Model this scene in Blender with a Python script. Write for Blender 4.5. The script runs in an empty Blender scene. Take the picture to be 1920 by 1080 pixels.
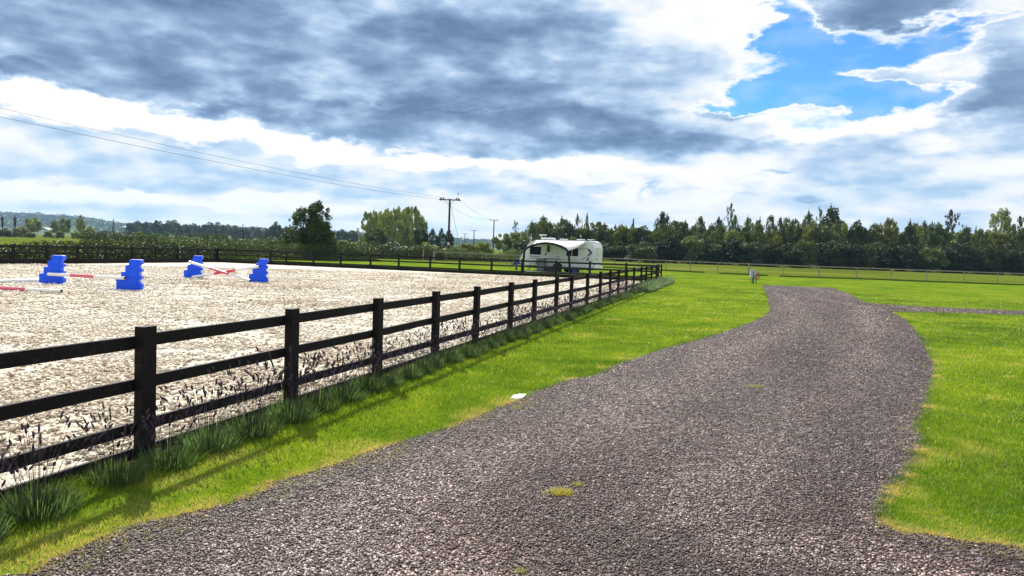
import bpy, bmesh, math, random
import numpy as np
from mathutils import Matrix, Vector

# ------------------------------------------------------------------ camera
CAM_H = 1.6
PITCH, ROLL, FPX = 2.9, 2.0, 1420.0
S = bpy.context.scene
col = S.collection
R_ = math.radians
cam_rot = Matrix.Rotation(R_(90 - PITCH), 4, 'X') @ Matrix.Rotation(R_(ROLL), 4, 'Z')
cd = bpy.data.cameras.new("camera")
cd.sensor_width = 36.0
cd.lens = 36.0 * FPX / 1920.0
cd.clip_start = 0.05
cd.clip_end = 20000.0
cam = bpy.data.objects.new("camera", cd)
cam.matrix_world = Matrix.Translation((0, 0, CAM_H)) @ cam_rot
col.objects.link(cam)
S.camera = cam
RM = np.array(cam_rot.to_3x3())


def ray(x, y):
    return RM @ np.array([(x - 960) / FPX, -(y - 540) / FPX, -1.0])


def G(x, y, z=0.0):
    """photo pixel -> point on the ground"""
    v = ray(x, y)
    t = (z - CAM_H) / v[2]
    return np.array([v[0] * t, v[1] * t])


def AT(x, y, Y):
    """photo pixel -> point at forward distance Y"""
    v = ray(x, y)
    t = Y / v[1]
    return np.array([v[0] * t, Y, CAM_H + v[2] * t])


def azel(x, y):
    v = ray(x, y)
    return math.degrees(math.atan2(v[0], v[1])), math.degrees(math.atan2(v[2], math.hypot(v[0], v[1])))


# ------------------------------------------------------------------ exposure, sun
S.view_settings.view_transform = 'Standard'
S.view_settings.look = 'None'
S.view_settings.gamma = 1.0
S.view_settings.use_curve_mapping = False
EXPO = 0.75
S.view_settings.exposure = EXPO
KEXP = 2.0 ** EXPO

SUN_AZ, SUN_EL = -24.0, 38.0          # degrees, azimuth measured from straight ahead, negative = left
sun_dir = Vector((math.sin(R_(SUN_AZ)) * math.cos(R_(SUN_EL)), math.cos(R_(SUN_AZ)) * math.cos(R_(SUN_EL)), math.sin(R_(SUN_EL))))
sl = bpy.data.lights.new("sun", 'SUN')
sl.energy = 4.6
sl.angle = R_(0.6)
sl.color = (1.0, 0.95, 0.86)
so = bpy.data.objects.new("sun", sl)
so.rotation_euler = sun_dir.to_track_quat('Z', 'Y').to_euler()
so.location = (0, 0, 60)
col.objects.link(so)

# ------------------------------------------------------------------ sky
world = bpy.data.worlds.new("World")
S.world = world
world.use_nodes = True
world.cycles.sampling_method = 'MANUAL'
world.cycles.sample_map_resolution = 256


class NB:
    """small helper for writing node graphs as expressions"""
    def __init__(self, tree):
        self.t = tree
        self.n = tree.nodes
        self.l = tree.links

    def new(self, kind, **kw):
        n = self.n.new(kind)
        for k, v in kw.items():
            setattr(n, k, v)
        return n

    def put(self, sock, v):
        if isinstance(v, bpy.types.NodeSocket):
            self.l.new(v, sock)
        elif v is not None:
            try:
                sock.default_value = v
            except Exception:
                sock.default_value = (*v, 1.0)

    def m(self, op, a, b=None, c=None, clamp=False):
        n = self.new('ShaderNodeMath', operation=op)
        n.use_clamp = clamp
        self.put(n.inputs[0], a)
        if b is not None:
            self.put(n.inputs[1], b)
        if c is not None:
            self.put(n.inputs[2], c)
        return n.outputs[0]

    def v(self, op, a, b=None, scale=None):
        n = self.new('ShaderNodeVectorMath', operation=op)
        self.put(n.inputs[0], a)
        if b is not None:
            self.put(n.inputs[1], b)
        if scale is not None:
            self.put(n.inputs['Scale'], scale)
        return n.outputs[1] if op in ('LENGTH', 'DOT_PRODUCT') else n.outputs[0]

    def comb(self, x, y, z):
        n = self.new('ShaderNodeCombineXYZ')
        for i, q in enumerate((x, y, z)):
            self.put(n.inputs[i], q)
        return n.outputs[0]

    def noise(self, vec, scale, detail=5, rough=0.55, dist=0.0, color=False):
        n = self.new('ShaderNodeTexNoise')
        self.put(n.inputs['Vector'], vec)
        n.inputs['Scale'].default_value = scale
        n.inputs['Detail'].default_value = detail
        n.inputs['Roughness'].default_value = rough
        n.inputs['Distortion'].default_value = dist
        return n.outputs['Color' if color else 'Fac']

    def rng(self, v, a, b, c=0.0, d=1.0, smooth=False):
        n = self.new('ShaderNodeMapRange')
        n.interpolation_type = 'SMOOTHSTEP' if smooth else 'LINEAR'
        n.clamp = True
        for i, q in enumerate((v, a, b, c, d)):
            self.put(n.inputs[i], q)
        return n.outputs[0]

    def mix(self, f, a, b):
        n = self.new('ShaderNodeMix', data_type='RGBA')
        self.put(n.inputs[0], f)
        self.put(n.inputs[6], a)
        self.put(n.inputs[7], b)
        return n.outputs[2]

    def ramp(self, f, stops, interp='LINEAR'):
        n = self.new('ShaderNodeValToRGB')
        n.color_ramp.interpolation = interp
        e = n.color_ramp.elements
        while len(e) < len(stops):
            e.new(0.5)
        for k, (p, c) in enumerate(stops):
            e[k].position = p
            e[k].color = (*c, 1.0)
        self.put(n.inputs[0], f)
        return n.outputs[0]


def lin(r, g, b, k=1.0):
    def f(c):
        c /= 255.0
        return c / 12.92 if c <= 0.04045 else ((c + 0.055) / 1.055) ** 2.4
    return (f(r) * k, f(g) * k, f(b) * k)


def build_world():
    nt = world.node_tree
    nt.nodes.clear()
    b = NB(nt)
    sky = b.new('ShaderNodeTexSky')
    sky.sky_type = 'NISHITA'
    sky.sun_disc = False
    sky.sun_elevation = R_(SUN_EL)
    sky.sun_rotation = R_(SUN_AZ)
    sky.altitude = 50
    sky.air_density = 1.0
    sky.dust_density = 0.6
    sky.ozone_density = 2.5
    tc = b.new('ShaderNodeTexCoord')
    d = tc.outputs['Generated']
    sep = b.new('ShaderNodeSeparateXYZ')
    b.put(sep.inputs[0], d)
    x, y, z = sep.outputs
    az = b.m('MULTIPLY', b.m('ARCTAN2', x, y), 57.2958)
    el = b.m('MULTIPLY', b.m('ARCSINE', z), 57.2958)
    # cloud layer coordinates: puffs get flatter and smaller towards the horizon
    zz = b.m('ADD', b.m('MAXIMUM', z, 0.0), 0.16)
    q = b.comb(b.m('DIVIDE', x, zz), b.m('DIVIDE', y, zz), 0.0)
    a0 = b.comb(b.m('MULTIPLY', az, 0.085), b.m('MULTIPLY', el, 0.2), 3.7)
    w1 = b.v('SUBTRACT', b.noise(a0, 2.2, 5, 0.58, color=True), (0.5, 0.5, 0.5))
    pos = b.v('ADD', b.comb(az, el, 0.0), b.v('MULTIPLY', w1, (12.0, 4.6, 0)))

    def blob(cx, cy, rx, ry, amp, soft=0.0):
        A, E = azel(cx, cy)
        rA = math.degrees(rx / FPX)
        rE = math.degrees(ry / FPX)
        v = b.v('MULTIPLY', b.v('SUBTRACT', pos, (A, E, 0)), (1 / rA, 1 / rE, 0))
        L = b.v('LENGTH', v)
        return b.rng(L, 1.25, soft, 0.0, amp, smooth=True)

    def total(base, items):
        s = base
        for it in items:
            s = b.m('ADD', s, blob(*it))
        return s

    n_big = b.noise(q, 1.7, 8, 0.52)
    n_off = b.noise(b.v('ADD', q, (-0.07, 0.11, 0.0)), 1.7, 5, 0.52)
    n_med = b.noise(a0, 3.4, 6, 0.5)
    relief = b.m('SUBTRACT', n_big, n_off)
    # ---- darkness of the cloud (0 = brilliant white, 1 = slate)
    dark = total(0.36, [
        (450, 70, 760, 130, 0.50, 0.60), (1000, 120, 380, 150, 0.16, 0.2), (380, 25, 130, 26, -0.12, 0.2),
        (30, 148, 95, 22, 0.45, 0.5), (300, 120, 300, 60, 0.10, 0.3),
        (900, 240, 560, 50, 0.44, 0.55), (1230, 250, 300, 38, 0.22, 0.3), (450, 218, 150, 20, 0.40, 0.4), (960, 282, 90, 20, 0.2, 0.3),
        (1330, 70, 190, 110, -0.10, 0.1), (1470, 90, 50, 90, -0.16, 0.2), (1150, 60, 90, 40, -0.08, 0.2),
        (1660, 15, 100, 50, 0.50, 0.3), (1895, 170, 80, 70, 0.46, 0.2), (1780, 110, 60, 30, -0.20, 0.3),
        (1620, 308, 130, 38, 0.26, 0.4), (1880, 290, 70, 26, 0.18, 0.3), (1800, 345, 140, 26, 0.14, 0.3), (1740, 282, 50, 16, -0.2, 0.3),
        (130, 196, 220, 24, -0.62, 0.5), (330, 232, 220, 22, -0.62, 0.5), (520, 266, 190, 18, -0.55, 0.5), (720, 300, 220, 14, -0.42, 0.4),
        (1050, 316, 420, 16, -0.34, 0.4), (800, 196, 260, 5, -0.18, 0.3),
        (150, 300, 420, 50, 0.14, 0.6), (620, 345, 300, 26, 0.14, 0.5), (1000, 362, 260, 14, 0.12, 0.4),
        (1400, 238, 220, 22, -0.34, 0.4), (1640, 238, 200, 18, -0.34, 0.4),
        (300, 372, 520, 12, -0.26, 0.4), (1200, 348, 260, 14, -0.2, 0.3), (1700, 375, 250, 20, 0.1, 0.3),
        (1430, 318, 40, 8, 0.36, 0.4), (1215, 352, 14, 18, 0.22, 0.3), (1500, 370, 30, 6, 0.25, 0.3),
    ])
    dark = b.m('ADD', dark, b.m('MULTIPLY', b.m('SUBTRACT', n_big, 0.5), 0.42))
    dark = b.m('ADD', dark, b.m('MULTIPLY', b.m('SUBTRACT', n_med, 0.5), 0.36))
    dark = b.m('ADD', dark, b.m('MULTIPLY', relief, -1.25))
    # ---- where there is cloud at all
    cov = total(1.0, [
        (1590, 125, 195, 95, -1.8, 0.3), (1500, 30, 60, 90, -1.2, 0.5), (1430, 175, 90, 26, -1.1, 0.5),
        (1640, 185, 120, 30, -1.0, 0.5), (1880, 28, 100, 14, -0.7, 0.4), (1760, 60, 60, 40, -0.7, 0.4),
        (1650, -4, 150, 72, 2.3, 0.0), (1900, 125, 200, 85, 1.7, 0.0), (1700, 142, 140, 20, 1.7, 0.0),
        (1470, 206, 110, 7, 0.9, 0.3),
    ])
    away = b.rng(b.m('ABSOLUTE', az), 45.0, 75.0, 0.0, -0.45)
    cov = b.m('ADD', cov, away)
    cov = b.m('ADD', cov, b.m('MULTIPLY', b.m('SUBTRACT', n_big, 0.5), 1.1))
    cov = b.m('ADD', cov, b.m('MULTIPLY', b.m('SUBTRACT', n_med, 0.5), 1.1))
    cm = b.rng(cov, -0.10, 0.80, 0.0, 1.0, smooth=True)
    thick = b.rng(cov, 0.30, 1.35, 0.12, 1.0, smooth=True)
    dark = b.m('MULTIPLY', dark, thick)
    k = 1.0 / KEXP
    cloud = b.ramp(dark, [
        (0.00, lin(255, 255, 255, 1.15 * k)), (0.20, lin(252, 253, 255, 1.0 * k)), (0.33, lin(218, 234, 250, k)),
        (0.46, lin(184, 209, 239, k)), (0.60, lin(158, 185, 219, k)), (0.76, lin(131, 159, 196, k)), (1.0, lin(104, 131, 168, k))])
    low = b.ramp(dark, [
        (0.00, lin(255, 255, 255, 1.15 * k)), (0.20, lin(252, 253, 255, 1.0 * k)), (0.33, lin(222, 238, 252, k)),
        (0.50, lin(176, 212, 244, k)), (0.75, lin(140, 182, 224, k)), (1.0, lin(112, 152, 200, k))])
    cloud = b.mix(b.rng(el, 3.0, 9.5, 0.85, 0.0, smooth=True), cloud, low)
    # bright veil close to the horizon
    hz = b.rng(el, 0.0, 7.0, 0.40, 0.0)
    cloud = b.mix(hz, cloud, lin(226, 238, 250, k))
    clear = b.v('SCALE', sky.outputs[0], scale=0.10)
    clear = b.v('MULTIPLY', clear, (0.25, 0.60, 0.90))
    clear = b.mix(b.rng(n_med, 0.45, 0.75, 0.02, 0.35), clear, lin(225, 238, 252, k))
    colr = b.mix(cm, clear, cloud)
    bg = b.new('ShaderNodeBackground')
    b.put(bg.inputs['Color'], colr)
    bg.inputs['Strength'].default_value = 1.0
    out = b.new('ShaderNodeOutputWorld')
    nt.links.new(bg.outputs[0], out.inputs[0])


build_world()
# ==== END SKY

# ------------------------------------------------------------------ helpers
rng = np.random.default_rng(11)


def tag(o, label=None, cat=None, group=None, kind=None):
    if label:
        o['label'] = label
    if cat:
        o['category'] = cat
    if group:
        o['group'] = group
    if kind:
        o['kind'] = kind
    return o


def empty(name, loc, label=None, cat=None, group=None, rz=0.0):
    o = bpy.data.objects.new(name, None)
    o.empty_display_size = 0.2
    o.location = loc
    o.rotation_euler = (0, 0, rz)
    col.objects.link(o)
    return tag(o, label, cat, group)


def link_mesh(name, me, parent=None):
    o = bpy.data.objects.new(name, me)
    col.objects.link(o)
    if parent is not None:
        o.parent = parent
    return o


def np_mesh(name, verts, faces, mat, attrs=None, smooth=False):
    """faces: (M,k) int array; attrs: dict name -> per-face float array"""
    me = bpy.data.meshes.new(name)
    verts = np.ascontiguousarray(verts, dtype=np.float32)
    faces = np.ascontiguousarray(faces, dtype=np.int32)
    m, k = faces.shape
    me.vertices.add(len(verts))
    me.vertices.foreach_set('co', verts.ravel())
    me.loops.add(m * k)
    me.loops.foreach_set('vertex_index', faces.ravel())
    me.polygons.add(m)
    me.polygons.foreach_set('loop_start', np.arange(0, m * k, k, dtype=np.int32))
    if smooth:
        me.polygons.foreach_set('use_smooth', np.ones(m, dtype=bool))
    me.update(calc_edges=True)
    for an, arr in (attrs or {}).items():
        a = me.attributes.new(an, 'FLOAT', 'FACE')
        a.data.foreach_set('value', np.ascontiguousarray(arr, dtype=np.float32))
    if mat:
        me.materials.append(mat)
    return me


class MB:
    """collects solids and becomes ONE mesh"""
    def __init__(self):
        self.bm = bmesh.new()

    def box(self, x0, x1, y0, y1, z0, z1, M=None):
        c = [(x, y, z) for z in (z0, z1) for y in (y0, y1) for x in (x0, x1)]
        vs = [self.bm.verts.new(M @ Vector(p) if M else p) for p in c]
        for f in ((0, 2, 3, 1), (4, 5, 7, 6), (0, 1, 5, 4), (2, 6, 7, 3), (0, 4, 6, 2), (1, 3, 7, 5)):
            self.bm.faces.new([vs[i] for i in f])
        return self

    def tube(self, pts, rads, seg=8, caps=True):
        pts = [Vector(p) for p in pts]
        if not hasattr(rads, '__len__'):
            rads = [rads] * len(pts)
        rings = []
        up = None
        for i, p in enumerate(pts):
            d = (pts[min(i + 1, len(pts) - 1)] - pts[max(i - 1, 0)]).normalized()
            if up is None:
                up = Vector((0, 0, 1)) if abs(d.z) < 0.9 else Vector((0, 1, 0))
            a = d.cross(up).normalized()
            up = a.cross(d).normalized()
            rings.append([self.bm.verts.new(p + (a * math.cos(t) + up * math.sin(t)) * rads[i])
                          for t in [2 * math.pi * k / seg for k in range(seg)]])
        for r0, r1 in zip(rings, rings[1:]):
            for k in range(seg):
                self.bm.faces.new((r0[k], r0[(k + 1) % seg], r1[(k + 1) % seg], r1[k]))
        if caps:
            self.bm.faces.new(rings[0][::-1])
            self.bm.faces.new(rings[-1])
        return self

    def prism(self, poly, y0, y1, axis='Y'):
        """closed outline in (x,z) pushed from y0 to y1 (or outline in (x,y) pushed along z)"""
        f = (lambda a, b, c: (a, c, b)) if axis == 'Y' else (lambda a, b, c: (a, b, c))
        lo = [self.bm.verts.new(f(a, b, y0)) for a, b in poly]
        hi = [self.bm.verts.new(f(a, b, y1)) for a, b in poly]
        n = len(poly)
        self.bm.faces.new(lo)
        self.bm.faces.new(hi[::-1])
        for i in range(n):
            self.bm.faces.new((lo[i], hi[i], hi[(i + 1) % n], lo[(i + 1) % n]))
        return self

    def sheet(self, grid):
        vs = [[self.bm.verts.new(p) for p in row] for row in grid]
        for a, b in zip(vs, vs[1:]):
            for i in range(len(a) - 1):
                self.bm.faces.new((a[i], a[i + 1], b[i + 1], b[i]))
        return self

    def build(self, name, mat, parent=None, bevel=0.0, smooth=False, seg=2):
        bmesh.ops.recalc_face_normals(self.bm, faces=self.bm.faces)
        if bevel > 0:
            bmesh.ops.bevel(self.bm, geom=[e for e in self.bm.edges if len(e.link_faces) == 2 and e.calc_face_angle(0) > 0.5],
                            offset=bevel, segments=seg, affect='EDGES', clamp_overlap=True)
        me = bpy.data.meshes.new(name)
        self.bm.to_mesh(me)
        self.bm.free()
        if smooth:
            for p in me.polygons:
                p.use_smooth = True
            try:
                me.set_sharp_from_angle(angle=R_(38))
            except Exception:
                pass
        me.materials.append(mat)
        return link_mesh(name, me, parent)


def copy_tree(o, parent=None):
    c = o.copy()
    col.objects.link(c)
    if parent is not None:
        c.parent = parent
    for ch in [k for k in bpy.data.objects if k.parent == o]:
        copy_tree(ch, c)
    return c


def vnoise(x, y, seed=0):
    """smooth value noise, vectorised, 0..1"""
    xi = np.floor(x).astype(np.int64)
    yi = np.floor(y).astype(np.int64)
    fx = x - xi
    fy = y - yi
    fx = fx * fx * (3 - 2 * fx)
    fy = fy * fy * (3 - 2 * fy)

    def h(a, b):
        n = (a * 374761393 + b * 668265263 + seed * 982451653) & 0x7fffffff
        n = ((n ^ (n >> 13)) * 1274126177) & 0x7fffffff
        return ((n ^ (n >> 16)) & 0xffff) / 65535.0
    return (h(xi, yi) * (1 - fx) + h(xi + 1, yi) * fx) * (1 - fy) + (h(xi, yi + 1) * (1 - fx) + h(xi + 1, yi + 1) * fx) * fy


def fbm(x, y, seed=0, o=4):
    s, a, t = 0, 0.5, 0
    for k in range(o):
        s = s + a * vnoise(x * 2 ** k, y * 2 ** k, seed + k)
        t += a
        a *= 0.5
    return s / t


def inside(px, py, poly):
    poly = np.asarray(poly)
    r = np.zeros(len(px), bool)
    n = len(poly)
    j = n - 1
    for i in range(n):
        xi, yi = poly[i]
        xj, yj = poly[j]
        c = ((yi > py) != (yj > py)) & (px < (xj - xi) * (py - yi) / (yj - yi + 1e-12) + xi)
        r ^= c
        j = i
    return r


# ------------------------------------------------------------------ materials
def mat_new(name):
    m = bpy.data.materials.new(name)
    m.use_nodes = True
    m.node_tree.nodes.clear()
    return m, NB(m.node_tree)


def finish(b, shader, disp=None):
    o = b.new('ShaderNodeOutputMaterial')
    b.l.new(shader, o.inputs[0])


def principled(b, color, rough=0.6, spec=0.5, metal=0.0, normal=None):
    p = b.new('ShaderNodeBsdfPrincipled')
    b.put(p.inputs['Base Color'], color)
    b.put(p.inputs['Roughness'], rough)
    p.inputs['Metallic'].default_value = metal
    p.inputs['Specular IOR Level'].default_value = spec
    if normal is not None:
        b.l.new(normal, p.inputs['Normal'])
    return p.outputs[0]


def bump(b, h, strength=0.3, dist=0.01):
    n = b.new('ShaderNodeBump')
    n.inputs['Strength'].default_value = strength
    n.inputs['Distance'].default_value = dist
    b.l.new(h, n.inputs['Height'])
    return n.outputs[0]


def simple(name, rgb, rough=0.5, spec=0.5, metal=0.0, var=0.12, scale=6.0):
    """plain painted / moulded surface with a little uneven wear"""
    m, b = mat_new(name)
    tc = b.new('ShaderNodeTexCoord')
    n = b.noise(tc.outputs['Object'], scale, 5, 0.6)
    c = b.mix(n, tuple(q * (1 - var) for q in rgb), tuple(min(1, q * (1 + var)) for q in rgb))
    r = b.rng(n, 0.3, 0.7, max(0.02, rough - 0.08), min(1, rough + 0.1))
    finish(b, principled(b, c, r, spec, metal))
    return m


def geo_pos(b):
    return b.new('ShaderNodeNewGeometry').outputs['Position']


def attr(b, name):
    n = b.new('ShaderNodeAttribute')
    n.attribute_name = name
    return n.outputs['Fac']


def m_timber():
    m, b = mat_new("black_stained_timber")
    tc = b.new('ShaderNodeTexCoord')
    v = b.v('MULTIPLY', tc.outputs['Object'], (1.2, 14.0, 14.0))
    n = b.noise(v, 2.0, 7, 0.65, 0.4)
    n2 = b.noise(tc.outputs['Object'], 2.2, 4, 0.6)
    c = b.ramp(n, [(0.25, (0.003, 0.0025, 0.003)), (0.55, (0.007, 0.006, 0.006)), (0.72, (0.040, 0.029, 0.023))])
    c = b.mix(b.rng(n2, 0.55, 0.8, 0.0, 0.5), c, (0.018, 0.015, 0.014))
    finish(b, principled(b, c, b.rng(n, 0.2, 0.8, 0.6, 0.9), 0.2, 0, bump(b, n, 0.5, 0.004)))
    return m


def m_foliage(name, dark=(0.026, 0.036, 0.013), light=(0.125, 0.145, 0.045), trans=0.35, use_obj=True):
    m, b = mat_new(name)
    t = attr(b, 'tint')
    c = b.mix(t, dark, light)
    if use_obj:
        oi = b.new('ShaderNodeObjectInfo')
        c = b.v('MULTIPLY', c, oi.outputs['Color'])
    d = b.new('ShaderNodeBsdfPrincipled')
    b.put(d.inputs['Base Color'], c)
    d.inputs['Roughness'].default_value = 0.55
    d.inputs['Specular IOR Level'].default_value = 0.25
    tr = b.new('ShaderNodeBsdfTranslucent')
    b.put(tr.inputs[0], b.v('MULTIPLY', c, (1.25, 1.45, 0.6)))
    mx = b.new('ShaderNodeMixShader')
    mx.inputs[0].default_value = trans
    b.l.new(d.outputs[0], mx.inputs[1])
    b.l.new(tr.outputs[0], mx.inputs[2])
    finish(b, mx.outputs[0])
    return m


def m_blades():
    m, b = mat_new("lawn_blades")
    t = attr(b, 'tint')
    dry = attr(b, 'dry')
    c = b.ramp(t, [(0.0, (0.050, 0.105, 0.010)), (0.5, (0.130, 0.210, 0.016)), (1.0, (0.27, 0.32, 0.030))])
    c = b.mix(dry, c, (0.52, 0.37, 0.20))
    d = b.new('ShaderNodeBsdfPrincipled')
    b.put(d.inputs['Base Color'], c)
    d.inputs['Roughness'].default_value = 0.45
    d.inputs['Specular IOR Level'].default_value = 0.3
    tr = b.new('ShaderNodeBsdfTranslucent')
    b.put(tr.inputs[0], b.v('MULTIPLY', c, (1.5, 1.6, 0.6)))
    mx = b.new('ShaderNodeMixShader')
    mx.inputs[0].default_value = 0.45
    b.l.new(d.outputs[0], mx.inputs[1])
    b.l.new(tr.outputs[0], mx.inputs[2])
    finish(b, mx.outputs[0])
    return m


def m_lawn():
    m, b = mat_new("mown_lawn")
    P = geo_pos(b)
    n1 = b.noise(P, 0.35, 5, 0.6)
    n2 = b.noise(P, 1.7, 5, 0.65)
    n3 = b.noise(b.v('MULTIPLY', P, (1.0, 0.5, 1.0)), 22.0, 4, 0.7)
    s = b.m('ADD', b.m('MULTIPLY', n1, 0.45), b.m('ADD', b.m('MULTIPLY', n2, 0.30), b.m('MULTIPLY', n3, 0.25)))
    c = b.ramp(s, [(0.36, (0.045, 0.105, 0.010)), (0.46, (0.095, 0.170, 0.013)), (0.54, (0.165, 0.225, 0.018)), (0.64, (0.27, 0.28, 0.04))])
    fine = b.noise(P, 60.0, 4, 0.7)
    c = b.mix(b.rng(fine, 0.35, 0.65, 0.0, 0.5), c, b.v('MULTIPLY', c, (0.45, 0.5, 0.5)))
    finish(b, principled(b, c, 1.0, 0.0, 0, bump(b, b.m('ADD', n3, fine), 0.4, 0.02)))
    return m


def m_field():
    m, b = mat_new("pasture")
    P = geo_pos(b)
    n1 = b.noise(b.v('MULTIPLY', P, (0.5, 1.0, 1.0)), 0.06, 6, 0.6)
    n2 = b.noise(P, 1.2, 6, 0.7)
    s = b.m('ADD', b.m('MULTIPLY', n1, 0.55), b.m('MULTIPLY', n2, 0.45))
    c = b.ramp(s, [(0.36, (0.050, 0.085, 0.010)), (0.5, (0.095, 0.125, 0.016)), (0.64, (0.19, 0.19, 0.045))])
    finish(b, principled(b, c, 1.0, 0.0, 0, bump(b, n2, 0.4, 0.05)))
    return m


def m_gravel():
    m, b = mat_new("gravel_bed")
    P = geo_pos(b)
    vo = b.new('ShaderNodeTexVoronoi')
    b.put(vo.inputs['Vector'], P)
    vo.inputs['Scale'].default_value = 48.0
    vo2 = b.new('ShaderNodeTexVoronoi')
    b.put(vo2.inputs['Vector'], P)
    vo2.inputs['Scale'].default_value = 17.0
    sp = b.new('ShaderNodeSeparateXYZ')
    b.put(sp.inputs[0], vo.outputs['Color'])
    sp2 = b.new('ShaderNodeSeparateXYZ')
    b.put(sp2.inputs[0], vo2.outputs['Color'])
    r = b.m('ADD', b.m('MULTIPLY', sp.outputs[0], 0.6), b.m('MULTIPLY', sp2.outputs[0], 0.4))
    c = b.ramp(r, [(0.0, (0.022, 0.016, 0.017)), (0.35, (0.065, 0.050, 0.050)), (0.60, (0.130, 0.106, 0.105)), (0.80, (0.21, 0.178, 0.172)), (0.95, (0.34, 0.30, 0.28))])
    big = b.noise(P, 0.55, 5, 0.6)
    c = b.mix(b.rng(big, 0.4, 0.65, 0.0, 0.55), c, b.v('MULTIPLY', c, (0.55, 0.52, 0.56)))
    h = b.m('ADD', b.m('MULTIPLY', vo.outputs['Distance'], -1.0), b.m('MULTIPLY', vo2.outputs['Distance'], -1.2))
    finish(b, principled(b, c, 0.8, 0.3, 0, bump(b, h, 1.0, 0.02)))
    return m


def m_chips():
    m, b = mat_new("gravel_chips")
    t = attr(b, 'tint')
    h = attr(b, 'hue')
    c = b.ramp(t, [(0.0, (0.024, 0.017, 0.016)), (0.35, (0.088, 0.066, 0.060)), (0.62, (0.190, 0.152, 0.142)), (0.85, (0.35, 0.300, 0.280)), (1.0, (0.62, 0.57, 0.53))])
    c = b.v('MULTIPLY', c, (1.12, 1.0, 0.97))
    c = b.mix(b.rng(h, 0.6, 1.0, 0.0, 0.6), c, b.v('MULTIPLY', c, (1.16, 0.92, 0.90)))
    finish(b, principled(b, c, 0.6, 0.45))
    return m


def m_sand():
    m, b = mat_new("riding_sand")
    P = geo_pos(b)
    n1 = b.noise(P, 9.0, 5, 0.65, 0.5)
    n2 = b.noise(P, 2.4, 5, 0.6)
    n3 = b.noise(P, 0.25, 4, 0.55)
    s = b.m('ADD', b.m('MULTIPLY', n1, 0.5), b.m('ADD', b.m('MULTIPLY', n2, 0.24), b.m('MULTIPLY', n3, 0.26)))
    c = b.ramp(s, [(0.30, (0.26, 0.19, 0.13)), (0.42, (0.52, 0.44, 0.33)), (0.52, (0.70, 0.63, 0.51)), (0.7, (0.80, 0.75, 0.65))])
    finish(b, principled(b, c, 0.85, 0.2, 0, bump(b, b.m('ADD', n1, n2), 1.0, 0.09)))
    return m


def m_clods():
    m, b = mat_new("sand_clods")
    t = attr(b, 'tint')
    c = b.ramp(t, [(0.0, (0.24, 0.17, 0.12)), (0.3, (0.50, 0.42, 0.31)), (0.7, (0.70, 0.63, 0.52)), (1.0, (0.82, 0.78, 0.70))])
    finish(b, principled(b, c, 0.85, 0.2))
    return m


def m_bark():
    m, b = mat_new("bark")
    tc = b.new('ShaderNodeTexCoord')
    n = b.noise(b.v('MULTIPLY', tc.outputs['Object'], (6, 6, 1.5)), 4.0, 6, 0.65)
    c = b.ramp(n, [(0.3, (0.035, 0.028, 0.022)), (0.7, (0.12, 0.10, 0.08))])
    finish(b, principled(b, c, 0.9, 0.2, 0, bump(b, n, 0.6, 0.02)))
    return m


M_TIMBER = m_timber()
M_LEAF = m_foliage("leaves", trans=0.24)
M_BLADE = m_blades()
M_LAWN = m_lawn()
M_FIELD = m_field()
M_GRAVEL = m_gravel()
M_CHIPS = m_chips()
M_SAND = m_sand()
M_CLODS = m_clods()
M_BARK = m_bark()
M_PALEWOOD = simple("weathered_wood", (0.26, 0.23, 0.19), 0.85, 0.2, 0, 0.35, 9)
M_POLE = simple("creosoted_pole", (0.045, 0.034, 0.028), 0.8, 0.2, 0, 0.4, 3)
M_STEEL = simple("galvanised_steel", (0.30, 0.31, 0.32), 0.45, 0.5, 0.6, 0.2, 5)
M_WIRE = simple("wire", (0.05, 0.05, 0.055), 0.5, 0.4)
M_CERAM = simple("insulator", (0.04, 0.025, 0.02), 0.25, 0.6)
M_BLUE = simple("blue_plastic", (0.001, 0.085, 0.82), 0.42, 0.3, 0, 0.10, 4)
M_WHITEP = simple("white_pole_paint", (0.78, 0.77, 0.76), 0.4, 0.5, 0, 0.07, 9)
M_PINK = simple("pink_pole_paint", (0.62, 0.10, 0.17), 0.4, 0.5, 0, 0.12, 9)
M_RED = simple("red_pole_paint", (0.60, 0.035, 0.07), 0.4, 0.5, 0, 0.12, 9)
M_BLACK = simple("black_plastic", (0.012, 0.012, 0.014), 0.5, 0.4)
M_VANWHITE = simple("caravan_white", (0.62, 0.68, 0.68), 0.28, 0.5, 0, 0.04, 1)
M_VANROOF = simple("caravan_roof_white", (0.80, 0.81, 0.82), 0.3, 0.5, 0, 0.03, 1)
M_GLASS = simple("tinted_window", (0.003, 0.003, 0.006), 0.15, 0.12)
M_GRAPH = simple("graphite_decal", (0.035, 0.04, 0.055), 0.4, 0.5)
M_GRAPH2 = simple("grey_decal", (0.16, 0.18, 0.20), 0.4, 0.5)
M_NAVY = simple("navy_fabric", (0.012, 0.013, 0.03), 0.75, 0.2)
M_CANOPY = simple("cream_canopy", (0.72, 0.68, 0.70), 0.7, 0.2, 0, 0.06, 1.5)
M_RUBBER = simple("tyre_rubber", (0.012, 0.012, 0.012), 0.75, 0.3)
M_ALLOY = simple("alloy_wheel", (0.42, 0.40, 0.40), 0.35, 0.5, 0.7)
M_GREYG = simple("grey_green_plastic", (0.13, 0.17, 0.17), 0.6, 0.3)
M_REDP = simple("red_hose", (0.32, 0.02, 0.03), 0.45, 0.5)
M_LAMPRED = simple("red_lens", (0.45, 0.01, 0.01), 0.2, 0.6)
M_YELLOW = simple("yellow_strap", (0.65, 0.70, 0.04), 0.6, 0.3)
M_BLUEF = simple("blue_cover_fabric", (0.02, 0.05, 0.22), 0.6, 0.3)
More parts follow.
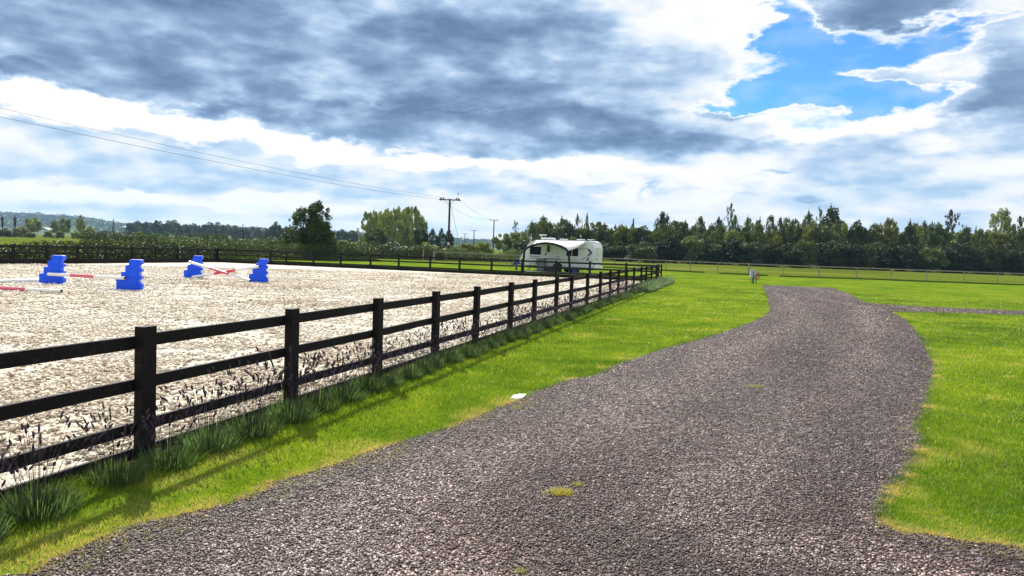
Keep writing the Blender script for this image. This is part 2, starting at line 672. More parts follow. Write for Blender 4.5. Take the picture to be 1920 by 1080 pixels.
M_CAB = simple("cabinet_grey", (0.42, 0.45, 0.47), 0.45, 0.4, 0, 0.08, 3)
M_MAT = simple("groundsheet_grey", (0.30, 0.29, 0.31), 0.8, 0.2, 0, 0.1, 3)
M_PAPER = simple("white_slab", (0.82, 0.82, 0.82), 0.6, 0.3, 0, 0.04, 20)
M_SPIKE = m_foliage("lavender_flower", (0.018, 0.012, 0.018), (0.085, 0.055, 0.10), 0.12, False)
M_LAV = m_foliage("lavender_leaf", (0.045, 0.075, 0.030), (0.165, 0.215, 0.120), 0.42, True)
M_SHED = simple("pale_sheet_roof", (0.62, 0.63, 0.65), 0.5, 0.3)

# ------------------------------------------------------------------ arena frame, measured on the ground
P_NEAR = G(271, 862)
P_CORN = G(1239, 529)
U = (P_CORN - P_NEAR) / np.linalg.norm(P_CORN - P_NEAR)
W = np.array([-U[1], U[0]])
ARENA_W = 30.6
C_FARL = P_CORN + W * ARENA_W


def t_on(A, d, x, z=0.8, lo=-40, hi=80):
    """distance along the line A + t d whose point projects to column x"""
    best = None
    for t in np.linspace(lo, hi, 4801):
        P = A + d * t
        if P[1] < 1:
            continue
        v = RM.T @ (np.array([P[0], P[1], z]) - np.array([0, 0, CAM_H]))
        px = 960 + FPX * v[0] / -v[2]
        if best is None or abs(px - x) < best[0]:
            best = (abs(px - x), t)
    return best[1]


# ------------------------------------------------------------------ ground
def flat_poly(name, pts, z, mat, kind='structure', thick=0.0):
    bm = bmesh.new()
    vs = [bm.verts.new((p[0], p[1], z)) for p in pts]
    f = bm.faces.new(vs)
    if f.normal.z < 0 or sum((pts[i][0] * pts[(i + 1) % len(pts)][1] - pts[(i + 1) % len(pts)][0] * pts[i][1]) for i in range(len(pts))) < 0:
        f.normal_flip()
    bmesh.ops.triangulate(bm, faces=[f])
    me = bpy.data.meshes.new(name)
    bm.to_mesh(me)
    bm.free()
    me.materials.append(mat)
    return tag(link_mesh(name, me), kind=kind)


flat_poly("pasture_ground", [(-6000, -60), (6000, -60), (6000, 9000), (-6000, 9000)], 0.0, M_FIELD)

PAD_FENCE = [(814, 490), (862, 492), (905, 494), (950, 496.5), (1000, 498.5), (1050, 500), (1100, 501.5), (1152, 503), (1198, 505.5), (1248, 508), (1294, 510.5), (1345, 513), (1404, 516),
             (1468, 519), (1535, 521.5), (1606, 523.5), (1670, 526), (1737, 528.5), (1806, 531), (1870, 533.5), (1945, 536.5)]
PAD_PTS = [G(*p) for p in PAD_FENCE]
lawn_poly = [(-45, -12), (70, -12), (70, 66)] + [tuple(p) for p in PAD_PTS[::-1]] + [(-13, 86), (-45, 86)]
flat_poly("lawn", lawn_poly, 0.004, M_LAWN)

arena_poly = [tuple(P_CORN - U * 52), tuple(P_CORN), tuple(C_FARL), tuple(C_FARL - U * 52)]
flat_poly("riding_arena_sand", arena_poly, 0.010, M_SAND)

LEFT_EDGE = [(60, 1080), (110, 1045), (150, 1030), (200, 1012), (250, 988), (300, 975), (350, 966), (400, 952), (450, 938), (500, 918), (510, 905), (560, 893), (600, 880), (640, 868), (700, 845), (730, 838),
             (760, 825), (800, 815), (850, 800), (900, 778), (930, 765), (985, 745), (1010, 732), (1060, 714), (1110, 707), (1150, 688), (1190, 672), (1225, 660), (1260, 650), (1300, 640), (1350, 625), (1400, 608), (1425, 597),
             (1438, 585), (1441, 572), (1438, 555), (1430, 535)]
RIGHT_EDGE = [(1560, 540), (1592, 551), (1620, 567), (1660, 572), (1700, 574), (1800, 578.5), (1920, 583.5), (2100, 591), (2100, 601), (1920, 592), (1800, 588), (1740, 586.5), (1675, 586), (1700, 600),
              (1718, 618), (1728, 634), (1742, 655), (1757, 688), (1755, 711), (1748, 735), (1740, 767), (1728, 790), (1719, 807), (1732, 824), (1725, 846), (1714, 872), (1699, 891), (1680, 910), (1670, 925),
              (1661, 940), (1654, 962), (1657, 985), (1687, 1000), (1744, 1002), (1780, 1012), (1815, 1019), (1867, 1020), (1895, 1028), (1920, 1035), (2050, 1065)]


def jag(pts, amp, seed):
    r = np.random.default_rng(seed)
    out = []
    g = [G(*p) for p in pts]
    for a, c in zip(g, g[1:]):
        n = max(1, int(np.linalg.norm(c - a) / 0.07)) if a[1] < 22 else max(1, int(np.linalg.norm(c - a) / 0.4))
        for k in range(n):
            p = a + (c - a) * k / n
            wob = (fbm(p[0:1] * 4.5 + 7, p[1:2] * 4.5, 77 + seed, 3)[0] - 0.5) * 0.16
            out.append(p + r.normal(0, amp * (1 if a[1] < 22 else 2), 2) + np.array([wob, wob * 0.4]))
    out.append(g[-1])
    return out


drive = jag(LEFT_EDGE, 0.011, 1) + jag(RIGHT_EDGE, 0.011, 2)
p_end = G(2050, 1065)
drive += [np.array([6.5, 2.4]), np.array([6.5, -6.0]), np.array([-9.0, -6.0]), np.array([-5.5, 2.2])]
DRIVE = [tuple(p) for p in drive]
flat_poly("gravel_drive", DRIVE, 0.012, M_GRAVEL)
ARENA = np.array(arena_poly)


# ------------------------------------------------------------------ loose chips and clods
def chips(name, pts, size, flat, mat, tint, hue, z0, elong=(0.6, 1.0)):
    n = len(pts)
    base = np.array([[1, 0, 0], [0, 1, 0], [-1, 0, 0], [0, -1, 0], [0, 0, 1], [0, 0, -1]], float)
    F = np.array([[0, 1, 4], [1, 2, 4], [2, 3, 4], [3, 0, 4], [1, 0, 5], [2, 1, 5], [3, 2, 5], [0, 3, 5]])
    V = base[None] * (1 + rng.uniform(-0.35, 0.35, (n, 6, 3)))
    V[:, :4, 2] += rng.uniform(-0.55, 0.55, (n, 4))
    sx = size
    sy = size * rng.uniform(*elong, n)
    sz = size * flat * rng.uniform(0.6, 1.3, n)
    V *= np.stack([sx, sy, sz], 1)[:, None, :] * 0.5
    tl = rng.normal(0, 0.35, n)
    c, s = np.cos(tl)[:, None], np.sin(tl)[:, None]
    x, z = V[:, :, 0] * c - V[:, :, 2] * s, V[:, :, 0] * s + V[:, :, 2] * c
    V[:, :, 0], V[:, :, 2] = x, z
    a = rng.uniform(0, 2 * np.pi, n)
    c, s = np.cos(a)[:, None], np.sin(a)[:, None]
    x, y = V[:, :, 0] * c - V[:, :, 1] * s, V[:, :, 0] * s + V[:, :, 1] * c
    V[:, :, 0] = x + pts[:, 0:1]
    V[:, :, 1] = y + pts[:, 1:2]
    V[:, :, 2] += z0 + sz[:, None] * 0.28
    faces = (np.arange(n)[:, None, None] * 6 + F[None]).reshape(-1, 3)
    me = np_mesh(name, V.reshape(-1, 3), faces, mat, {'tint': np.repeat(tint, 8), 'hue': np.repeat(hue, 8)})
    return link_mesh(name, me)


def screen_scatter(n, x0, x1, y0, y1, power=1.0):
    """candidate ground points, denser near the camera; returns points and distance"""
    # uniform over bearing, distance law 1/d**power
    th = rng.uniform(math.atan((x0 - 960) / FPX), math.atan((x1 - 960) / FPX), n)
    u = rng.uniform(0, 1, n)
    if abs(power - 2) < 1e-6:      # density ~ 1/d^2
        d = y0 * (y1 / y0) ** u
    else:
        k = 2 - power
        d = (y0 ** k + u * (y1 ** k - y0 ** k)) ** (1 / k)
    return np.stack([np.sin(th) * d, np.cos(th) * d], 1), d


DR = np.array(DRIVE)
p, d = screen_scatter(640000, -150, 2100, 3.0, 50.0, 1.75)
k = inside(p[:, 0], p[:, 1], DR)
p, d = p[k], d[k]
wheel = fbm(p[:, 0] * 1.1 - p[:, 1] * 0.35, p[:, 1] * 0.28, 5, 4)
rust = fbm(p[:, 0] * 0.8, p[:, 1] * 0.5, 15, 3)
gl = np.array([G(*q) for q in LEFT_EDGE])
gr = np.array([G(*q) for q in RIGHT_EDGE[11:]] + [np.array([5.6, 3.4]), np.array([6.2, 2.0])])
gr = gr[np.argsort(gr[:, 1])]
gl = gl[np.argsort(gl[:, 1])]
sx_ = (p[:, 0] - np.interp(p[:, 1], gl[:, 1], gl[:, 0])) / (np.interp(p[:, 1], gr[:, 1], gr[:, 0]) - np.interp(p[:, 1], gl[:, 1], gl[:, 0]))
wob = (fbm(p[:, 1] * 0.3, p[:, 1] * 0, 33, 3) - 0.5) * 0.12
track = np.exp(-((sx_ - 0.24 + wob) / 0.10) ** 2) + 0.8 * np.exp(-((sx_ - 0.72 + wob) / 0.09) ** 2) - 0.75 * np.exp(-((sx_ - 0.50 + wob) / 0.11) ** 2) - 0.7 * np.exp(-((sx_ - 0.93 + wob) / 0.07) ** 2)
out_ = rng.uniform(0, 1, len(p)) < 0.05
p = p + out_[:, None] * rng.normal(0, 0.07, p.shape)
tint = np.clip(rng.beta(1.5, 2.3, len(p)) * (0.66 + 1.15 * (wheel - 0.15) + 0.42 * track), 0, 1)
tint[rng.uniform(0, 1, len(p)) < 0.015] = 0.97
chips("gravel_chips", p, rng.uniform(0.4, 1.0, len(p)) ** 1.6 * 0.024 * np.clip(d / 7, 1, 4.5) ** 0.6, 0.5, M_CHIPS, tint, np.clip(rng.uniform(0, 1, len(p)) * 0.55 + (rust - 0.3) * 1.3, 0, 1), 0.013)
tag(bpy.data.objects["gravel_chips"], "loose dark purple grey gravel chips on the drive", "gravel", kind='stuff')

p, d = screen_scatter(330000, -260, 1300, 6.0, 46.0, 1.5)
ain = ARENA.copy()
k = inside(p[:, 0], p[:, 1], ARENA) & (((p - P_CORN) @ W) > 0.06)
p, d = p[k], d[k]
tr = fbm(p[:, 0] * 1.6, p[:, 1] * 1.6, 9, 3)
k = rng.uniform(0, 1, len(p)) < np.clip((tr - 0.28) * 3.2, 0.12, 1)
p, d, tr = p[k], d[k], tr[k]
tint = np.clip(rng.beta(2.4, 1.6, len(p)) + (fbm(p[:, 0] * 0.35, p[:, 1] * 0.35, 19, 4) - 0.5) * 0.9, 0, 1)
chips("sand_clods", p, (0.022 + 0.085 * rng.uniform(0, 1, len(p)) ** 2.2) * np.clip(d / 14, 0.8, 2.2) ** 0.35, 0.38, M_CLODS, tint, tint * 0, 0.012, (0.5, 1.0))
tag(bpy.data.objects["sand_clods"], "trodden clods of pale sand across the riding arena", "sand", kind='stuff')

# ------------------------------------------------------------------ lawn blades
DRY = [(700, 845, 0.30), (960, 757, 0.24), (885, 785, 0.18), (300, 985, 0.22), (60, 1062, 0.35), (350, 905, 0.22), (1722, 846, 0.16), (1688, 925, 0.16), (1855, 1016, 0.22), (560, 900, 0.14),
       (1095, 630, 0.28), (430, 860, 0.2), (1150, 600, 0.3), (150, 1010, 0.25), (250, 960, 0.22), (1300, 620, 0.25), (1240, 560, 0.5)]
DRYG = [(*G(x, y), r) for x, y, r in DRY]
for ed in (LEFT_EDGE[3:], RIGHT_EDGE[16:-1]):
    for q in ed:
        if rng.uniform() < 0.75:
            g = G(q[0] + rng.uniform(-25, 25), q[1] + rng.uniform(-6, 6))
            if g[1] < 25:
                DRYG.append((g[0], g[1], rng.uniform(0.05, 0.17)))


def dry_at(p):
    v = np.zeros(len(p))
    wob = fbm(p[:, 0] * 5, p[:, 1] * 5, 3, 3)
    for gx, gy, r in DRYG:
        q = np.hypot((p[:, 0] - gx), (p[:, 1] - gy) * 0.8) / (r * (0.5 + wob))
        v = np.maximum(v, np.clip(1.25 - q, 0, 1))
    return v


def blades(name, p, d, h, w, label, tshift=0.0, dryk=1.0, z0=0.004, lean=0.45):
    n = len(p)
    a = rng.uniform(0, 2 * np.pi, n)
    ln = rng.normal(0, lean, (n, 2)) * h[:, None]
    dx, dy = np.cos(a) * w * 0.5, np.sin(a) * w * 0.5
    V = np.zeros((n, 3, 3))
    V[:, 0, 0], V[:, 0, 1] = p[:, 0] - dx, p[:, 1] - dy
    V[:, 1, 0], V[:, 1, 1] = p[:, 0] + dx, p[:, 1] + dy
    V[:, 2, 0], V[:, 2, 1] = p[:, 0] + ln[:, 0], p[:, 1] + ln[:, 1]
    V[:, :, 2] = z0 - 0.002
    V[:, 2, 2] = z0 + h
    big = fbm(p[:, 0] * 0.5, p[:, 1] * 0.5, 21, 3)
    mid = fbm(p[:, 0] * 2.2, p[:, 1] * 2.2, 22, 3)
    t = np.clip(0.56 + (big - 0.5) * 1.1 + (mid - 0.5) * 0.8 + rng.normal(0, 0.16, n) + tshift, 0, 1)
    dr = dry_at(p) * dryk * rng.uniform(0.4, 1.0, n)
    dr = np.where(rng.uniform(0, 1, n) < 0.03, 0.8, dr)
    dr = np.clip(dr + np.clip(mid - 0.68, 0, 1) * 2.0, 0, 1)
    me = np_mesh(name, V.reshape(-1, 3), np.arange(3 * n).reshape(-1, 3), M_BLADE, {'tint': t, 'dry': dr})
    return tag(link_mesh(name, me), label, "grass", kind='stuff')


LP = np.array(lawn_poly)
p, d = screen_scatter(1100000, -200, 2800, 3.0, 44.0, 2.0)
k = (~inside(p[:, 0], p[:, 1], DR) | ((dry_at(p) > 0.25) & (rng.uniform(0, 1, len(p)) < 0.35))) & ~inside(p[:, 0], p[:, 1], ARENA) & inside(p[:, 0], p[:, 1], LP)
p, d = p[k], d[k]
dd = dry_at(p)
k = rng.uniform(0, 1, len(p)) > dd * 0.55
p, d = p[k], d[k]
jit = rng.uniform(0, 1, len(p)) < 0.04
p = p + jit[:, None] * rng.normal(0, 0.08, p.shape)
hn = fbm(p[:, 0] * 3, p[:, 1] * 3, 31, 3)
sc = np.clip(d / 5.0, 0.8, 12)
blades("mown_grass", p, d, rng.uniform(0.014, 0.030, len(p)) * (0.65 + 0.7 * hn) * np.clip(sc, 1, 1.5), 0.0042 * sc * rng.uniform(0.7, 1.4, len(p)), "short bright green mown grass beside the drive and the arena fence")

# longer tufts right along the drive edges
edge = []
for pts in (LEFT_EDGE, RIGHT_EDGE):
    g = [G(*q) for q in pts]
    for a, c in zip(g, g[1:]):
        if max(a[1], c[1]) > 30:
            continue
        n = int(np.linalg.norm(c - a) * 900 / max(1, (a[1] / 5) ** 1.0))
        tt = rng.uniform(0, 1, n)[:, None]
        edge.append(a + (c - a) * tt + rng.normal(0, 0.03, (n, 2)))
p = np.concatenate(edge)
d = np.hypot(p[:, 0], p[:, 1])
sc = np.clip(d / 5.0, 0.8, 5)
blades("verge_grass", p, d, rng.uniform(0.012, 0.036, len(p)), 0.0045 * sc, "ragged longer grass along the edge of the gravel", tshift=-0.1, dryk=1.2, z0=0.010, lean=0.9)

# ------------------------------------------------------------------ leaf clouds, trees
def leaf_cloud(C, s, rng_, up=0.0, asp=0.65):
    n = len(C)
    a = rng_.normal(0, 1, (n, 3))
    a /= np.linalg.norm(a, axis=1)[:, None]
    q = rng_.normal(0, 1, (n, 3))
    q[:, 2] *= (1 - up)
    b_ = np.cross(a, q)
    b_ /= np.linalg.norm(b_, axis=1)[:, None] + 1e-9
    s = np.asarray(s)[:, None] if hasattr(s, '__len__') else s
    V = np.stack([C - a * s * 0.5, C + b_ * s * asp * 0.5, C + a * s * 0.5, C - b_ * s * asp * 0.5], 1)
    return V.reshape(-1, 3), np.arange(4 * n).reshape(-1, 4)


def clump_crown(name, clumps, nleaf, leaf, seed, mat=None, zstretch=1.0):
    """clumps: (x,y,z,r) list, leaves spread through every clump, shell-heavy"""
    r = np.random.default_rng(seed)
    cl = np.array(clumps, float)
    wgt = cl[:, 3] ** 2
    idx = r.choice(len(cl), nleaf, p=wgt / wgt.sum())
    dv = r.normal(0, 1, (nleaf, 3))
    dv /= np.linalg.norm(dv, axis=1)[:, None]
    rad = r.uniform(0.25, 1.0, nleaf) ** 0.5 * r.uniform(0.85, 1.15, nleaf)
    C = cl[idx, :3] + dv * (rad * cl[idx, 3])[:, None] * np.array([1, 1, zstretch])
    V, F = leaf_cloud(C, leaf * r.uniform(0.6, 1.3, nleaf), r)
    ct = r.uniform(0.0, 1.0, len(cl))
    t = np.clip(0.30 + 0.4 * ct[idx] + r.normal(0, 0.18, nleaf), 0, 1)
    return np_mesh(name, V, F, mat or M_LEAF, {'tint': t})


def crown_mesh(kind, seed, nleaf, leaf):
    """unit tree: height 1, crown about 1 wide at x-scale 1"""
    r = np.random.default_rng(seed)
    cl = []
    if kind == 'round':
        for _ in range(46):
            v = r.normal(0, 1, 3)
            v /= np.linalg.norm(v)
            q = r.uniform(0.35, 1.0) ** 0.5
            cl.append((v[0] * 0.40 * q, v[1] * 0.40 * q, 0.55 + v[2] * 0.36 * q, r.uniform(0.06, 0.14)))
    elif kind == 'shrub':
        for _ in range(44):
            v = r.normal(0, 1, 3)
            v /= np.linalg.norm(v)
            q = r.uniform(0.3, 1.0) ** 0.5
            cl.append((v[0] * 0.42 * q, v[1] * 0.42 * q, 0.06 + abs(v[2]) * 0.80 * q, r.uniform(0.08, 0.17)))
    elif kind == 'tall':
        n = 80
        for i in range(n):
            t = r.uniform(0.02, 1.0) ** 0.9
            prof = 0.48 * math.sin(math.pi * min(0.97, t * 0.86 + 0.12)) ** 0.55 * r.uniform(0.7, 1.1)
            t *= 0.93
            a = r.uniform(0, 6.28)
            q = r.uniform(0.1, 1.0) ** 0.6 * prof
            cl.append((math.cos(a) * q, math.sin(a) * q, t * 0.95, r.uniform(0.05, 0.12) * (1.25 - 0.75 * t)))
        for i in range(12):
            a = r.uniform(0, 6.28)
            q = r.uniform(0.02, 0.34)
            h = (1.0 if i == 0 else r.uniform(0.86, 0.98)) - q * 0.75
            for j in range(5):
                cl.append((math.cos(a) * q, math.sin(a) * q, h - j * 0.03, 0.014 + 0.009 * j))
    elif kind == 'airy':
        for i in range(26):
            t = 0.18 + 0.8 * (i / 25)
            a = i * 2.4 + r.uniform(-0.5, 0.5)
            L = (0.10 + 0.36 * math.sin(math.pi * min(1, t * 0.9))) * r.uniform(0.5, 1.1)
            for j in range(3):
                f = (j + 1) / 3
                cl.append((math.cos(a) * L * f, math.sin(a) * L * f, t + 0.05 * f * r.uniform(0, 1.5), r.uniform(0.022, 0.055)))
        for j in range(5):
            cl.append((r.normal(0, 0.015), 0, 0.9 + 0.025 * j, 0.02))
    elif kind == 'cone':
        for i in range(60):
            t = r.uniform(0.05, 1.0)
            q = 0.46 * (1 - t) ** 0.85 * r.uniform(0.5, 1.05)
            a = r.uniform(0, 6.28)
            cl.append((math.cos(a) * q, math.sin(a) * q, t, 0.03 + 0.07 * (1 - t)))
    elif kind == 'poplar':
        for i in range(80):
            t = r.uniform(0.1, 1.0)
            prof = 0.47 * math.sin(math.pi * min(0.98, t * 0.8 + 0.2)) ** 0.45
            a = r.uniform(0, 6.28)
            q = r.uniform(0.1, 1.0) ** 0.5 * prof
            cl.append((math.cos(a) * q, math.sin(a) * q, t * 0.97, r.uniform(0.04, 0.075)))
        return clump_crown('crown', cl, nleaf, leaf, seed, zstretch=1.25)
    return clump_crown('crown', cl, nleaf, leaf, seed)


def trunk_mesh(kind, seed):
    r = random.Random(seed)
    m = MB()
    top = {'round': 0.6, 'shrub': 0.3, 'tall': 0.9, 'airy': 0.96, 'cone': 0.9, 'poplar': 0.9}[kind]
    pts = [(r.uniform(-.012, .012) * (i > 0), r.uniform(-.012, .012) * (i > 0), top * i / 6 - (0.005 if i == 0 else 0)) for i in range(7)]
    m.tube(pts, [0.022 * (1 - 0.8 * i / 6) + 0.002 for i in range(7)], 6)
    for k in range(9):
        t = r.uniform(0.15, 0.85) * top
        a = r.uniform(0, 6.28)
        L = r.uniform(0.12, 0.3)
        m.tube([(0, 0, t), (math.cos(a) * L * .5, math.sin(a) * L * .5, t + L * .3), (math.cos(a) * L, math.sin(a) * L, t + L * .55)], [0.008, 0.005, 0.002], 4)
    bmesh.ops.recalc_face_normals(m.bm, faces=m.bm.faces)
    me = bpy.data.meshes.new('trunk')
    m.bm.to_mesh(me)
    m.bm.free()
    me.materials.append(M_BARK)
    return me


LIB = {}
for kd, seeds, nl, lf in (('round', (1, 2, 3), 6500, 0.052), ('shrub', (4, 5, 6), 6500, 0.058), ('tall', (7, 8, 9, 10, 15), 7000, 0.042), ('airy', (11, 12), 2600, 0.040), ('cone', (13,), 5000, 0.04), ('poplar', (14, 16), 8500, 0.038)):
    LIB[kd] = [(crown_mesh(kd, s, nl, lf), trunk_mesh(kd, s)) for s in seeds]

GREENS = {'shaded': (0.28, 0.35, 0.30), 'mid': (1.25, 1.4, 0.95), 'dark': (0.58, 0.72, 0.58), 'olive': (1.75, 1.65, 0.9), 'pale': (2.7, 2.6, 2.2), 'grey': (1.15, 1.25, 1.3), 'red': (1.9, 0.85, 0.65), 'plum': (1.0, 0.65, 1.0), 'silver': (2.7, 2.7, 3.1), 'willow': (2.3, 2.25, 1.3)}  # first entry has shade put into the leaf colour, for brambles and belt foot
tcount = 0


def tree(kind, px, ytop, wpx, Y, hue, label, cat='tree', group=None, name=None, sink=0.0):
    """tree standing at distance Y in the direction of photo column px, its top at row ytop and wpx wide"""
    global tcount
    tcount += 1
    r = random.Random(tcount * 7 + 3)
    top = AT(px, ytop, Y)
    h = top[2]
    wid = wpx / FPX * Y
    nm = name or {'shrub': 'bush', 'cone': 'conifer_tree', 'poplar': 'poplar_tree'}.get(kind, 'tree')
    e = empty(nm, (top[0], Y, 0), label, cat, group, rz=r.uniform(0, 6.28))
    cm, tm = LIB[kind][r.randrange(len(LIB[kind]))]
    e.scale = (wid, wid, h)
    c = link_mesh('crown', cm, e)
    g = GREENS[hue]
    v = r.uniform(0.82, 1.18)
    c.color = (g[0] * v * r.uniform(0.92, 1.1), g[1] * v, g[2] * v * r.uniform(0.85, 1.15), 1)
    tr_ = link_mesh('trunk', tm, e)
    # the trunk keeps a believable thickness whatever the crown width
    k = min(1.0, 0.35 * h / max(wid, 0.01))
    tr_.scale = (k, k, 1)
    return e

# ------------------------------------------------------------------ arena fences
def fence(name, A, d, ts, side, hs, label, kick=(0.0, 0.22), rail_z=((0.835, 0.93), (0.52, 0.61), (0.20, 0.285)), pw=0.135, pt=0.078, seed=1, low=0.0):
    """posts on the line A + t d; rails nailed on `side` (+1 = left of d)"""
    r = random.Random(seed)
    root = empty(name, (A[0], A[1], 0), label, 'fence')
    ang = math.atan2(d[1], d[0])
    n = np.array([-d[1], d[0]])
    rt = Matrix.Translation((-A[0], -A[1], 0))
    for t, h in zip(ts, hs):
        P = A + d * t
        M = rt @ Matrix.Translation((P[0], P[1], 0)) @ Matrix.Rotation(ang, 4, 'Z') @ Matrix.Rotation(R_(r.uniform(-0.5, 0.5)), 4, 'X') @ Matrix.Rotation(R_(r.uniform(-0.5, 0.5)), 4, 'Y')
        m = MB().box(-pw / 2, pw / 2, -pt / 2, pt / 2, -0.3, h, M)
        m.build('post', M_TIMBER, root, bevel=0.004, seg=1)
    off = side * (pt / 2 + 0.020)
    for i in range(len(ts) - 1):
        a, c = A + d * ts[i], A + d * ts[i + 1]
        for (z0, z1) in rail_z:
            h0, h1 = hs[i], hs[i + 1]
            j0, j1 = r.uniform(-.006, .006), r.uniform(-.006, .006)
            L = ts[i + 1] - ts[i]
            sl = ((h1 - h0) * z1 + j1 - j0) / L
            M = rt @ Matrix.Translation((*(a + n * off), 0)) @ Matrix.Rotation(ang, 4, 'Z') @ Matrix.Translation((0, 0, (h0) * (z0 + z1) / 2 + j0)) @ Matrix.Rotation(-math.atan(sl), 4, 'Y')
            hh = (z1 - z0) * (h0 + h1) / 4
            m = MB().box(0.002, L - 0.002, -0.018, 0.018, -hh, hh, M)
            m.build('rail', M_TIMBER, root, bevel=0.003, seg=1)
        if kick:
            L = ts[i + 1] - ts[i]
            M = rt @ Matrix.Translation((*(a + n * off), 0)) @ Matrix.Rotation(ang, 4, 'Z')
            m = MB().box(0.002, L - 0.002, -0.016, 0.016, -0.05, kick[1] + r.uniform(-.004, .004), M)
            m.build('kickboard', M_TIMBER, root, bevel=0.003, seg=1)
    return root


near_px = (271, 549, 710, 818, 894, 958, 1003, 1044, 1072, 1102, 1126, 1145, 1160, 1175, 1189, 1203, 1212, 1222, 1231)
near_t = [-2.0, 0.0] + [t_on(P_NEAR, U, x) for x in near_px[1:]] + [float(np.linalg.norm(P_CORN - P_NEAR)) + 0.02]
near_h = [0.965 + 0.0022 * max(0, t) for t in near_t]
fence('arena_fence', P_NEAR, U, near_t, +1, near_h, "long black post and rail fence in the foreground with lavender along its foot", kick=(0, 0.09), seed=3)

far_px = (1174, 1106, 1043, 979, 922, 862, 807, 748, 695, 639, 588, 537, 508)
far_t = [0.18] + [t_on(P_CORN, W, x, lo=0, hi=40) for x in far_px] + [ARENA_W - 0.08]
fence('arena_fence', P_CORN, W, far_t, -1, [1.06 - 0.002 * t for t in far_t], "black post and rail fence across the far arena end, before the caravan", kick=(0, 0.2), seed=4, pw=0.12)

left_t = [-0.1] + [-1.95 * k for k in range(1, 15)]
left_t = sorted(left_t)
left_h = [0.98 + 0.003 * (-t) for t in left_t]
fence('arena_fence', C_FARL, U, left_t, -1, left_h, "black post and rail fence down the left side of the arena with brambles behind it", kick=(0, 0.24), seed=5)

# ------------------------------------------------------------------ paddock fence
root = empty('paddock_fence', (*PAD_PTS[12], 0), "thin grey post and single rail fence across the grass before the tree belt", 'fence')
ox, oy = PAD_PTS[12]
r = random.Random(8)
for i, P in enumerate(PAD_PTS):
    w = 0.085 if i == 12 else (0.07 if i == 0 else 0.042)
    h = 1.13 if i == 12 else 1.08 + r.uniform(-.03, .03)
    m = MB()
    m.tube([(P[0] - ox, P[1] - oy, -0.2), (P[0] - ox + r.uniform(-.02, .02), P[1] - oy, h)], w, 8)
    m.build('post', M_PALEWOOD, root, smooth=True)
for i in range(len(PAD_PTS) - 1):
    a, c = PAD_PTS[i], PAD_PTS[i + 1]
    ddv = c - a
    L = np.linalg.norm(ddv)
    M = Matrix.Translation((a[0] - ox, a[1] - oy - 0.07, 1.04)) @ Matrix.Rotation(math.atan2(ddv[1], ddv[0]), 4, 'Z')
    m = MB().box(0, L, -0.02, 0.02, -0.045, 0.045, M)
    m.build('rail', M_PALEWOOD, root, bevel=0.004, seg=1)
    m = MB()
    for z in (0.35, 0.7):
        m.tube([(a[0] - ox, a[1] - oy - 0.06, z), (c[0] - ox, c[1] - oy - 0.06, z)], 0.004, 4)
    m.build('wire', M_WIRE, root)
# field gate posts at the left end
g0, g1 = G(793.5, 489.5), G(812, 490)
root = empty('field_gate', (*g0, 0), "dark timber field gate between two pale posts left of the paddock fence", 'gate')
m = MB().box(-0.07, 0.07, -0.07, 0.07, -0.1, 1.25)
m.build('gate_post', M_PALEWOOD, root, bevel=0.01)
dx = g1 - g0
m = MB().box(dx[0] - .05, dx[0] + .05, dx[1] - .05, dx[1] + .05, -0.1, 1.22)
m.build('gate_post', M_PALEWOOD, root, bevel=0.01)
Mg = Matrix.Rotation(math.atan2(dx[1], dx[0]), 4, 'Z')
Lg = float(np.linalg.norm(dx))
for z in (0.22, 0.42, 0.64, 0.88, 1.12):
    MB().box(0.09, Lg - 0.09, -0.02, 0.02, z - 0.045, z + 0.045, Mg).build('gate_bar', M_POLE, root, bevel=0.004, seg=1)
MB().tube([Mg @ Vector((0.12, 0.035, 0.22)), Mg @ Vector((Lg - 0.12, 0.035, 1.1))], 0.03, 4).build('gate_brace', M_POLE, root)

# rough grass under the paddock fence
pp = []
for a, c in zip(PAD_PTS[6:], PAD_PTS[7:]):
    n = 2600
    tt = rng.uniform(0, 1, n)[:, None]
    pp.append(a + (c - a) * tt + rng.normal(0, 0.16, (n, 2)))
p = np.concatenate(pp)
n = len(p)
gap = fbm(p[:, 0] * 0.4, p[:, 1] * 0.4, 61, 3)
p = p[gap > 0.36]
n = len(p)
hh = rng.uniform(0.03, 0.15, n)
a = rng.uniform(0, 6.28, n)
V = np.zeros((n, 3, 3))
V[:, :, 0] = p[:, 0:1]
V[:, :, 1] = p[:, 1:2]
V[:, 0, 0] -= 0.05
V[:, 1, 0] += 0.05
V[:, 2, 0] += rng.normal(0, 0.05, n)
V[:, 2, 2] = hh
me = np_mesh('rough_grass', V.reshape(-1, 3), np.arange(3 * n).reshape(-1, 3), M_LEAF, {'tint': rng.uniform(0.1, 0.6, n)})
o = tag(link_mesh('rough_grass', me), "strip of uncut darker grass under the paddock fence", "grass", kind='stuff')
o.color = (0.8, 1.15, 0.55, 1)

